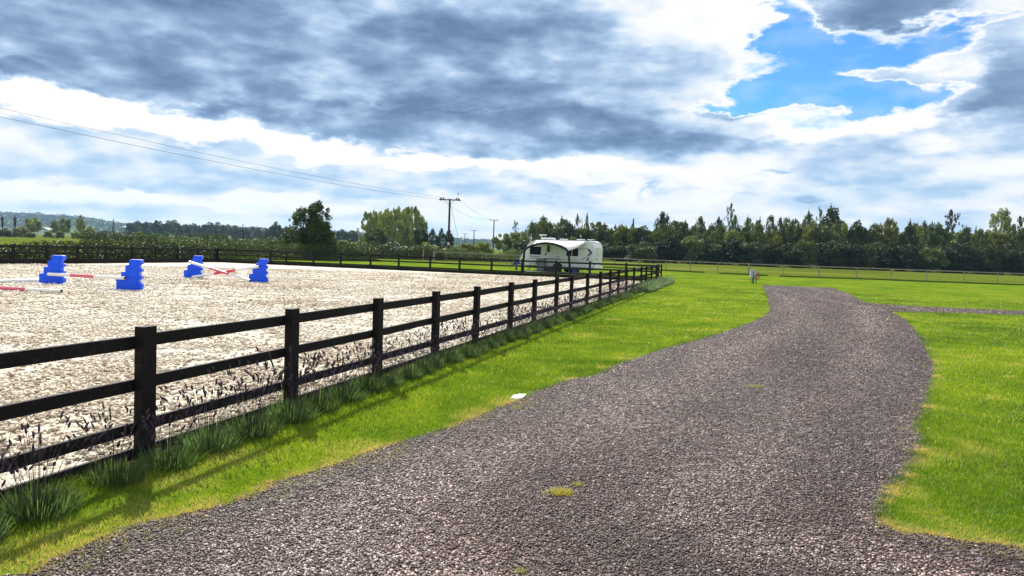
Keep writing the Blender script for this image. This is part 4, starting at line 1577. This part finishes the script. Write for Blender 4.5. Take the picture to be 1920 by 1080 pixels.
def wire(label, A, B, sag, rad=0.012, n=40):
    A, B = Vector(A), Vector(B)
    pts = []
    for i in range(n + 1):
        s_ = i / n
        p_ = A.lerp(B, s_)
        p_.z -= 4 * sag * s_ * (1 - s_)
        pts.append(p_)
    o = MB().tube(pts, rad, 4).build('overhead_wire', M_WIRE, None)
    return tag(o, label, 'cable', 'overhead power lines')


def px_of(P):
    v = RM.T @ (np.array(P) - np.array([0, 0, CAM_H]))
    return 960 + FPX * v[0] / -v[2], 540 - FPX * v[1] / -v[2]


armL = (T1[0] - 1.15, YP1, T1[2] - 0.1)
armR = (T1[0] + 1.15, YP1, T1[2] - 0.02)
wire("lower power line running off to the left from the tallest pole", AT(-560, 95, 26), armL, 0.55, 0.011)
wire("upper power line running off to the left from the tallest pole", AT(-560, 70, 26.8), armR, 0.62, 0.009)
wire("right hand power line between the tallest pole and the second pole", (T1[0] + 1.15, YP1, T1[2]), (T2[0] + 1.05, YP2, T2[2] + 0.05), 0.9, 0.018)
wire("left hand power line between the tallest pole and the second pole", (T1[0] - 1.1, YP1, T1[2] - 0.2), (T2[0] - 1.05, YP2, T2[2] + 0.05), 0.9, 0.018)
gy = AT(868, 457, 99)
wire("guy wire slanting down to the right from the tallest pole", (T1[0] + 0.1, YP1, T1[2] - 0.5), (gy[0], 99, 0.1), 0.0, 0.02)


# ------------------------------------------------------------------ hedges and banks of leaves
def hedge(name, A, B, h, wid, n, leaf, hue, label, cat='hedge', wav=0.12, seed=0):
    """leafy bank from ground point A to B"""
    r = np.random.default_rng(900 + seed)
    A, B = np.array(A[:2]), np.array(B[:2])
    L = np.linalg.norm(B - A)
    d = (B - A) / L
    nn = np.array([-d[1], d[0]])
    t = r.uniform(0, 1, n)
    hh = h * (1 + wav * 2 * (fbm(t * L * 0.35, t * 0, 40 + seed, 4) - 0.5) * 2)
    wdt = wid * (0.8 + 0.5 * fbm(t * L * 0.5, t * 0 + 3, 50 + seed, 3))
    # sample a rounded-rectangle shell
    a = r.uniform(-0.15, math.pi + 0.15, n)
    sx = np.sign(np.cos(a)) * np.abs(np.cos(a)) ** 0.55
    sz = np.clip(np.sin(a), -0.1, 1)
    sz = np.sign(sz) * np.abs(sz) ** 0.55
    k = r.uniform(0.45, 1.0, n) ** 0.4 * (1 + 0.14 * (fbm(t * L * 1.6, a * 1.5, 60 + seed, 3) - 0.5) * 2)
    side = np.where(r.uniform(0, 1, n) < 0.35, r.uniform(0, 1, n), 1)
    X = sx * wdt * 0.5 * k
    Z = np.maximum(0.02, sz * hh * k * side)
    fill = r.uniform(0, 1, n) < 0.42          # leaves inside and low down, so the bank is not see-through
    X = np.where(fill, r.uniform(-0.5, 0.5, n) * wdt * 0.92, X)
    Z = np.where(fill, r.uniform(0.0, 0.8, n) ** 1.2 * hh, Z)
    C = np.stack([d[0] * t * L + nn[0] * X, d[1] * t * L + nn[1] * X, Z], 1)
    V, F = leaf_cloud(C, leaf * r.uniform(0.6, 1.35, n), r)
    tt = np.clip(0.15 + 0.7 * fbm(t * L * 0.6, Z * 0.8, 70 + seed, 3) + r.normal(0, 0.17, n), 0, 1)
    me = np_mesh(name, V, F, M_LEAF, {'tint': tt})
    o = link_mesh(name, me)
    o.location = (A[0], A[1], 0)
    g = GREENS[hue]
    o.color = (*g, 1)
    return tag(o, label, cat)


# brambles behind the left side of the arena
bA = C_FARL + W * 1.3 + U * 1.0
bB = C_FARL + W * 1.5 - U * 24
hedge('bramble_bank', bA, bB, 1.02, 2.0, 42000, 0.10, 'shaded', "tangled bramble bank just behind the left arena fence", 'brambles', 0.28, 1)  # near-black shade of the bank is part of its leaf colour
# long clipped hedges behind the arena
hA, hB = AT(395, 470, 62), AT(705, 480, 74)
hedge('clipped_hedge', hA, hB, 1.42, 1.6, 30000, 0.10, 'dark', "flat topped clipped hedge just behind the far left corner of the arena", 'hedge', 0.06, 2)
hA, hB = AT(150, 470, 82), AT(560, 470, 96)
hedge('field_hedge', hA, hB, 2.15, 2.6, 30000, 0.14, 'dark', "taller field hedge behind the clipped hedge, left of the dark round tree", 'hedge', 0.12, 3)
hA, hB = AT(600, 470, 88), AT(830, 470, 92)
hedge('field_hedge', hA, hB, 1.75, 2.4, 20000, 0.14, 'dark', "low dark hedge running right from the dark round tree below the poplars", 'hedge', 0.18, 4)
hA, hB = AT(815, 470, 92), AT(1010, 470, 100)
hedge('field_hedge', hA, hB, 1.35, 2.2, 16000, 0.14, 'grey', "low scrubby hedge behind the thin post fence left of the caravan", 'hedge', 0.22, 5)

# mounds in front of the poplars and willows
for kd, px, yt, w, Y, hu, lab in (
        ('shrub', 735, 447, 95, 96, 'dark', "broad dark mounded bush below the left half of the poplar clump"),
        ('shrub', 800, 452, 80, 98, 'dark', "dark mounded bush below the right end of the poplar clump"),
        ('shrub', 690, 458, 60, 90, 'dark', "low dark bush right of the dark round tree"),
        ('shrub', 650, 447, 55, 110, 'olive', "olive green bush between the dark round tree and the poplars"),
        ('shrub', 632, 446, 36, 120, 'olive', "small olive bush touching the right side of the dark round tree"),
        ('shrub', 845, 455, 70, 104, 'mid', "mid green bush at the foot of the tallest utility pole"),
        ('shrub', 880, 452, 60, 108, 'olive', "olive bush just right of the tallest utility pole"),
        ('shrub', 905, 448, 50, 112, 'willow', "pale leafy bush between the two tall utility poles"),
        ('shrub', 800, 449, 55, 120, 'willow', "light green bush peeping over the hedge right of the poplars"),
        ('shrub', 520, 446, 60, 120, 'olive', "olive bush left of the dark round tree behind the field hedge"),
):
    tree(kd, px, yt, w, Y, hu, lab, 'bush', 'bushes behind the hedges')

# the dark round tree with a raised leading shoot
DT = 72.0
cl = []
for px, py, rr_, m_ in ((582, 452, 30, 9), (560, 440, 22, 7), (605, 440, 24, 7), (575, 425, 26, 8), (596, 425, 22, 6), (558, 418, 15, 5), (580, 408, 20, 6), (600, 405, 17, 6), (596, 393, 12, 4), (600, 384, 7, 4), (572, 398, 11, 3),
                        (612, 420, 13, 4), (618, 440, 14, 4), (622, 455, 14, 4), (546, 432, 9, 3), (548, 448, 14, 4), (552, 406, 8, 3), (610, 402, 6, 3), (613, 393, 4, 2), (541, 412, 4, 2), (599, 379, 5, 5), (598, 388, 8, 5), (606, 398, 10, 4), (588, 402, 10, 4), (626, 438, 5, 2), (543, 461, 12, 4), (582, 468, 28, 7), (605, 470, 20, 4)):
    for k in range(m_):
        jx, jy = r.gauss(0, rr_ * 0.45), r.gauss(0, rr_ * 0.45)
        q = AT(px + jx, py + jy, DT)
        cl.append((q[0], DT + r.gauss(0, rr_ * 0.6) / FPX * DT, q[2], rr_ * r.uniform(0.35, 0.6) / FPX * DT))
b0 = AT(583, 470, DT)
e = empty('tree', (b0[0], DT, 0), "lone dark green tree with a raised leading shoot behind the far arena fence", 'tree')
c = link_mesh('crown', clump_crown('crown', [(a - b0[0], b_ - DT, max(z, 0.15), q) for a, b_, z, q in cl], 26000, 0.16, 5), e)
c.color = (0.62, 0.82, 0.55, 1)
m = MB().tube([(0, 0, -0.1), (0.03, 0, 1.2), (0.15, 0, 2.6), (0.6, 0, 5.0)], [0.16, 0.13, 0.10, 0.03], 8)
for k in range(14):
    a, z, L = r.uniform(0, 6.28), r.uniform(0.6, 4.0), r.uniform(0.7, 1.7)
    m.tube([(0.1, 0, z), (math.cos(a) * L * .5, math.sin(a) * L * .5, z + L * .3), (math.cos(a) * L, math.sin(a) * L, z + L * .6)], [0.05, 0.03, 0.01], 5)
m.build('trunk', M_BARK, e, smooth=True)

# poplar clump
POP = [(690, 400, 26, 'silver'), (701, 396, 24, 'pale'), (713, 397, 24, 'pale'), (726, 392, 26, 'pale'), (739, 392, 26, 'willow'), (751, 389, 26, 'pale'), (763, 391, 26, 'pale'), (775, 390, 24, 'willow'), (785, 398, 22, 'silver'), (792, 408, 16, 'silver'), (718, 405, 30, 'willow'), (755, 402, 30, 'willow')]
for i, (px, yt, w, hu) in enumerate(POP):
    lab = ["leftmost pale silvery poplar of the clump", "second poplar from the left of the clump, pale", "third poplar from the left of the clump, pale", "fourth poplar from the left of the clump", "fifth poplar from the left, near the middle of the clump",
           "tallest poplar right of the middle of the clump", "poplar just right of the tallest one in the clump", "yellow green poplar third from the right of the clump", "silvery poplar second from the right of the clump", "small silvery poplar at the right end of the clump",
           "rear yellow green poplar filling the left half of the clump", "rear yellow green poplar filling the right half of the clump"][i]
    tree('poplar', px, yt, w * 1.7, 185 + (i % 3) * 6 + (12 if i > 9 else 0), hu, lab, 'poplar', 'poplars in the clump behind the arena')
for kd, px, yt, w, Y, hu, lab in (
        ('round', 706, 428, 48, 170, 'dark', "dark round tree in front of the left end of the poplar clump"),
        ('round', 790, 424, 34, 170, 'dark', "dark round tree in front of the right end of the poplar clump"),
        ('tall', 812, 425, 26, 175, 'dark', "dark pointed tree right of the poplar clump"),
        ('tall', 829, 424, 24, 175, 'dark', "dark pointed tree touching the left side of the tallest utility pole"),
        ('round', 843, 430, 22, 180, 'dark', "small dark tree right behind the tallest utility pole"),
        ('airy', 799, 418, 14, 172, 'mid', "thin airy tree at the right edge of the poplar clump"),
        ('round', 660, 431, 30, 420, 'dark', "distant dark round tree left of the poplar clump"),
        ('round', 640, 430, 26, 420, 'dark', "distant dark tree just right of the lone dark tree"),
        ('round', 520, 416, 28, 330, 'dark', "rounded dark tree left of the lone dark tree"),
        ('round', 540, 422, 26, 340, 'dark', "lower rounded dark tree nearly touching the lone dark tree"),
        ('round', 505, 426, 20, 350, 'dark', "small dark tree left of the rounded dark tree"),
        ('cone', 213, 409, 8, 700, 'dark', "narrow pointed conifer below the end of the wooded hill"),
):
    tree(kd, px, yt, w, Y, hu, lab)

# trees and bushes across the left fields
LT = [('round', 62, 405, 34, 300, 'pale', "large pale rounded tree on the left below the hill"), ('round', 103, 410, 20, 310, 'pale', "small pale rounded tree left of a taller pale tree below the hill"),
      ('round', 121, 405, 26, 320, 'pale', "tall pale tree in the middle of the three below the hill"), ('round', 152, 404, 22, 330, 'pale', "narrow pale upright tree, right one of the three below the hill"),
      ('round', 166, 424, 26, 300, 'willow', "yellow green bushy tree at the right foot of the narrow pale tree"),
      ('shrub', 38, 422, 40, 260, 'olive', "olive bush between the two thick topped poles and the large pale tree"), ('shrub', 8, 424, 30, 240, 'dark', "dark bush at the foot of the leftmost pole"),
      ('shrub', 92, 431, 22, 270, 'olive', "low olive bush right of the large pale tree"), ('shrub', 113, 428, 16, 270, 'mid', "round green bush standing alone below the tall pale tree"),
      ('shrub', 143, 429, 21, 265, 'willow', "round yellow green bush at the field edge"), ('shrub', 168, 432, 20, 280, 'mid', "green bush right of the round yellow green one"), ('shrub', 192, 430, 26, 300, 'grey', "grey green bush in the middle of the field edge"),
      ('shrub', 219, 433, 22, 290, 'olive', "olive bush at the field edge below the pointed conifer"), ('shrub', 245, 433, 16, 285, 'dark', "small dark bush at the field edge below the start of the dark tree line"), ('shrub', 262, 431, 20, 290, 'willow', "yellow green bush at the right end of the field edge"),
      ('shrub', 285, 430, 26, 300, 'grey', "grey green bush just right of the field edge"), ('shrub', 58, 432, 20, 250, 'mid', "low green bush at the foot of the large pale tree")]
for kd, px, yt, w, Y, hu, lab in LT:
    tree(kd, px, yt, w, Y, hu, lab, 'bush' if kd == 'shrub' else 'tree', 'trees and bushes across the left fields')
DL = [(248, 415, 22), (262, 412, 24), (279, 414, 24), (296, 412, 24), (313, 414, 24), (330, 413, 26), (345, 418, 20), (361, 419, 22), (376, 421, 16), (390, 417, 30), (408, 417, 26), (425, 421, 22), (441, 423, 22), (458, 425, 20), (472, 425, 22), (488, 427, 20), (500, 428, 20)]
for i, (px, yt, w) in enumerate(DL):
    tree('round', px, yt, w * 1.5, 560 + (i % 3) * 25, 'dark', "%s tree from the left in the distant dark tree line" % ORD[i], 'tree', 'distant dark tree line', name='distant_tree')

# ------------------------------------------------------------------ belt of trees on the right
BELT = [  # kind, px, ytop, width, hue, label
    ('round', 945, 436, 42, 'willow', "pale willow like tree right behind the second tallest utility pole"), ('round', 975, 431, 44, 'willow', "pale rounded tree left of the caravan roof"), ('airy', 966, 417, 16, 'mid', "thin bare looking tree sticking out left of the caravan"),
    ('tall', 1018, 400, 44, 'mid', "first tall tree of the belt, above the caravan front"), ('tall', 1056, 401, 46, 'mid', "second tall tree of the belt, above the caravan middle"), ('airy', 1085, 407, 22, 'mid', "thin airy tree above the rear half of the caravan"),
    ('cone', 1101, 401, 24, 'mid', "narrow pointed tree above the back of the caravan"), ('tall', 1133, 415, 40, 'dark', "dark tree just right of the caravan back"), ('tall', 1156, 417, 36, 'mid', "even topped tree right of the dark tree beside the caravan"),
    ('cone', 1188, 411, 26, 'dark', "small dark conifer top in the belt"), ('round', 1212, 424, 50, 'mid', "low rounded tree between the dark conifer and the tall airy tree"), ('tall', 1246, 388, 40, 'dark', "tall narrow tree with open top, highest one left of the drive"),
    ('tall', 1276, 411, 36, 'mid', "tree just right of the tall narrow open topped tree"), ('tall', 1313, 399, 34, 'mid', "pointed leafy tree above the left end of the drive lawn"), ('tall', 1350, 399, 32, 'dark', "pointed dark tree left of the bare topped tree"),
    ('airy', 1370, 385, 22, 'grey', "bare topped wispy grey tree"), ('tall', 1380, 396, 26, 'mid', "slim tree immediately right of the bare topped wispy one"), ('tall', 1404, 401, 30, 'mid', "tree straight above the hook-up cabinet"),
    ('tall', 1424, 401, 28, 'grey', "grey green tree just right of the hook-up cabinet line"), ('tall', 1446, 396, 28, 'grey', "taller grey green tree above the left edge of the drive"), ('tall', 1463, 401, 26, 'grey', "drooping grey green tree above the drive"),
    ('tall', 1491, 404, 32, 'mid', "mid height tree before the two tall pointed trees"), ('tall', 1516, 390, 38, 'olive', "first of the two tall pointed trees above the side path"), ('airy', 1539, 395, 18, 'grey', "thin bare tree between the two tall pointed trees"),
    ('tall', 1561, 380, 62, 'dark', "tallest broad pointed tree of the belt"), ('tall', 1612, 415, 30, 'mid', "lower tree in the dip right of the tallest broad tree"), ('tall', 1640, 412, 34, 'olive', "olive tree left of the russet topped group"),
    ('tall', 1669, 399, 48, 'olive', "broad yellowing tree with an orange tinged top"), ('tall', 1709, 406, 36, 'red', "russet leaved tree in the right part of the belt"), ('tall', 1735, 406, 32, 'mid', "green tree just right of the russet one"),
    ('round', 1757, 419, 36, 'mid', "rounded green tree left of the purple leaved tree"), ('airy', 1786, 397, 40, 'plum', "thin purple leaved tree poking above the belt"), ('tall', 1812, 420, 34, 'olive', "olive tree just right of the purple leaved tree"),
    ('tall', 1832, 421, 34, 'mid', "mid green tree left of the tall silvery tree"), ('tall', 1880, 379, 58, 'silver', "tall silvery tree near the right picture edge"), ('airy', 1915, 409, 34, 'plum', "purple tinged tree cut by the right picture edge"),
    ('tall', 1945, 405, 44, 'mid', "tree just outside the right edge of the belt")]
for i, (kd, px, yt, w, hu, lab) in enumerate(BELT):
    tree(kd, px, yt, w * (1.2 if kd == 'tall' else 1.15), 172 + (i * 37 % 5) * 7, hu, lab, 'tree', 'tall trees of the belt')
rb = random.Random(4)
ANCH = [(945, "second tallest pole"), (975, "pale tree beside the caravan"), (1018, "caravan front"), (1056, "caravan middle"), (1085, "thin airy tree over the caravan"), (1101, "narrow pointed tree over the caravan"), (1133, "caravan back"),
        (1156, "even topped tree"), (1188, "small dark conifer top"), (1212, "low rounded tree"), (1246, "tall open topped tree"), (1276, "open topped tree's neighbour"), (1313, "pointed leafy tree"), (1350, "pointed dark tree"), (1370, "bare wispy grey tree"),
        (1388, "slim tree by the wispy one"), (1404, "hook-up cabinet"), (1424, "grey green tree by the cabinet"), (1446, "left drive edge"), (1463, "drooping tree"), (1491, "mid height tree"), (1516, "first tall pointed tree"),
        (1539, "thin bare tree"), (1561, "tallest broad tree"), (1590, "right flank of the tallest tree"), (1612, "dip in the treetops"), (1640, "olive tree"), (1669, "orange tinged yellowing tree"), (1709, "russet tree"), (1735, "russet tree's right neighbour"),
        (1757, "purple tree's rounded neighbour"), (1786, "purple leaved tree"), (1812, "purple tree's olive neighbour"), (1832, "silvery tree's left neighbour"), (1856, "left flank of the silvery tree"), (1880, "tall silvery tree"), (1915, "purple edge tree"), (1945, "right picture edge")]
seen = {}


def belt_label(first, px):
    c_ = min(ANCH, key=lambda q: abs(q[0] - px))
    side = 'below' if abs(c_[0] - px) < 5 else ('just left of' if px < c_[0] else 'just right of')
    lab = "%s, %s the %s" % (first, side, c_[1])
    seen[lab] = seen.get(lab, 0) + 1
    if seen[lab] > 1:
        lab = lab.replace(first, "second " + first)
    return lab


hues = ['mid', 'olive', 'mid', 'dark', 'olive', 'grey', 'mid', 'willow', 'dark']
i = 0
px = 1000.0
while px < 1960:
    hu = hues[i % 9]
    cn = {'mid': 'green', 'olive': 'olive', 'dark': 'dark', 'grey': 'grey green', 'willow': 'yellowish'}[hu]
    tree('round' if i % 3 else 'tall', px, 415 + rb.uniform(-8, 10) + (px - 1000) / 960 * 6, rb.uniform(50, 66), 164 + rb.uniform(-4, 10), hu,
         belt_label("full %s tree in the belt middle row" % cn, px), 'tree', 'middle row trees of the belt')
    px += rb.uniform(19, 29)
    i += 1
px = 985.0
i = 0
while px < 1980:
    hu = ['dark', 'shaded', 'shaded', 'mid', 'shaded', 'dark', 'shaded'][i % 7]  # most front bushes carry the belt-foot shade in their leaf colour
    cn = {'mid': 'green', 'olive': 'olive', 'dark': 'dark', 'shaded': 'very dark'}[hu]
    tree('shrub', px, 440 + rb.uniform(-8, 12) + (px - 1000) / 960 * 12, rb.uniform(56, 78), 148 + rb.uniform(-4, 6), hu,
         belt_label("%s bush at the belt foot" % cn, px), 'bush', 'front row bushes of the belt')
    px += rb.uniform(26, 38)
    i += 1

# ------------------------------------------------------------------ far wooded hill and a shed
HY = 2300.0
prof = [(-420, 396), (-250, 394), (-100, 398), (0, 401), (40, 401), (90, 404), (130, 407), (165, 410), (195, 415), (225, 421), (260, 424), (330, 425), (420, 427), (520, 430), (640, 436), (800, 446), (1000, 458)]
bmh = bmesh.new()
rows = []
for px, yt in prof:
    tp = AT(px, yt, HY)
    w_ = tp[2] - 6
    rows.append([(tp[0] * 0.72, HY * 0.72, -2), (tp[0] * 0.80, HY * 0.80, w_ * 0.35), (tp[0] * 0.90, HY * 0.9, w_ * 0.75), (tp[0], HY, w_), (tp[0] * 1.15, HY * 1.15, w_ * 0.9), (tp[0] * 1.5, HY * 1.5, -5)])
vs = [[bmh.verts.new(p_) for p_ in row] for row in rows]
for a, b_ in zip(vs, vs[1:]):
    for i in range(5):
        f = bmh.faces.new((a[i], b_[i], b_[i + 1], a[i + 1]))
        f.smooth = True
bmesh.ops.recalc_face_normals(bmh, faces=bmh.faces)
me = bpy.data.meshes.new('hill')
bmh.to_mesh(me)
bmh.free()
me.materials.append(M_FIELD)
tag(link_mesh('hill', me), kind='structure')

rr_ = np.random.default_rng(5)
C = []
T = []
px = np.array([q[0] for q in prof], float)
for k in range(1500):
    s_ = rr_.uniform(-400, 980)
    yt = np.interp(s_, px, [q[1] for q in prof])
    v_ = rr_.uniform(0.0, 1) ** 0.7
    Yk = HY * (0.76 + 0.25 * v_)
    tp = AT(s_, yt, HY)
    w_ = max(0, tp[2] - 6)
    zg = np.interp(Yk / HY, [0.72, 0.80, 0.90, 1.0, 1.15], [0, w_ * 0.35, w_ * 0.75, w_, w_ * 0.9])
    R0 = rr_.uniform(7, 13)
    n = 46
    dv = rr_.normal(0, 1, (n, 3))
    dv /= np.linalg.norm(dv, axis=1)[:, None]
    C.append(np.array([tp[0] * Yk / HY, Yk, zg + R0 * 0.45]) + dv * R0 * rr_.uniform(0.6, 1, (n, 1)) * [1, 1, 0.75])
    T.append(np.full(n, rr_.uniform(0, 0.6)) + rr_.normal(0, 0.1, n))
C = np.concatenate(C)
V, F = leaf_cloud(C, 5.5 * rr_.uniform(0.6, 1.3, len(C)), rr_)
o = tag(link_mesh('hillside_wood', np_mesh('hillside_wood', V, F, M_LEAF, {'tint': np.clip(np.concatenate(T), 0, 1)})), "far off woodland covering the blue green hill on the left", "woodland", kind='stuff')
o.color = (0.75, 0.9, 0.85, 1)

q = AT(232, 424, 900)
e = empty('farm_shed', (q[0], 900, 0), "tiny white roofed shed at the foot of the hill beside the pointed conifer", 'shed')
MB().box(-5, 6, 0, 10, 0, q[2] - 2.0).build('wall', M_GREYG, e)
MB().prism([(-5.5, q[2] - 2.0), (0.5, q[2]), (6.5, q[2] - 2.0)], -0.6, 10.6).build('roof', M_SHED, e)
q = AT(82, 428, 700)
e = empty('farm_shed', (q[0], 700, 0), "tiny pale shed between the large pale tree and the small pale tree", 'shed')
MB().box(-4, 4, 0, 8, 0, q[2] - 1.2).build('wall', M_SHED, e)
MB().prism([(-4.6, q[2] - 1.2), (0, q[2] + 0.6), (4.6, q[2] - 1.2)], -0.5, 8.5).build('roof', M_GREYG, e)

# ------------------------------------------------------------------ haze
hb = MB().box(-3300, 2600, -55, 3600, -8.0, 95.0)
mh, b = mat_new('haze')
pv = b.new('ShaderNodeVolumePrincipled')
pv.inputs['Color'].default_value = (0.42, 0.68, 1.0, 1)
pv.inputs['Density'].default_value = 0.00011
pv.inputs['Anisotropy'].default_value = 0.2
oh = b.new('ShaderNodeOutputMaterial')
b.l.new(pv.outputs[0], oh.inputs['Volume'])
HAZE = hb.build('haze', mh, None)
tag(HAZE, "thin blue haze hanging over the far fields and the hill", "haze", kind='stuff')
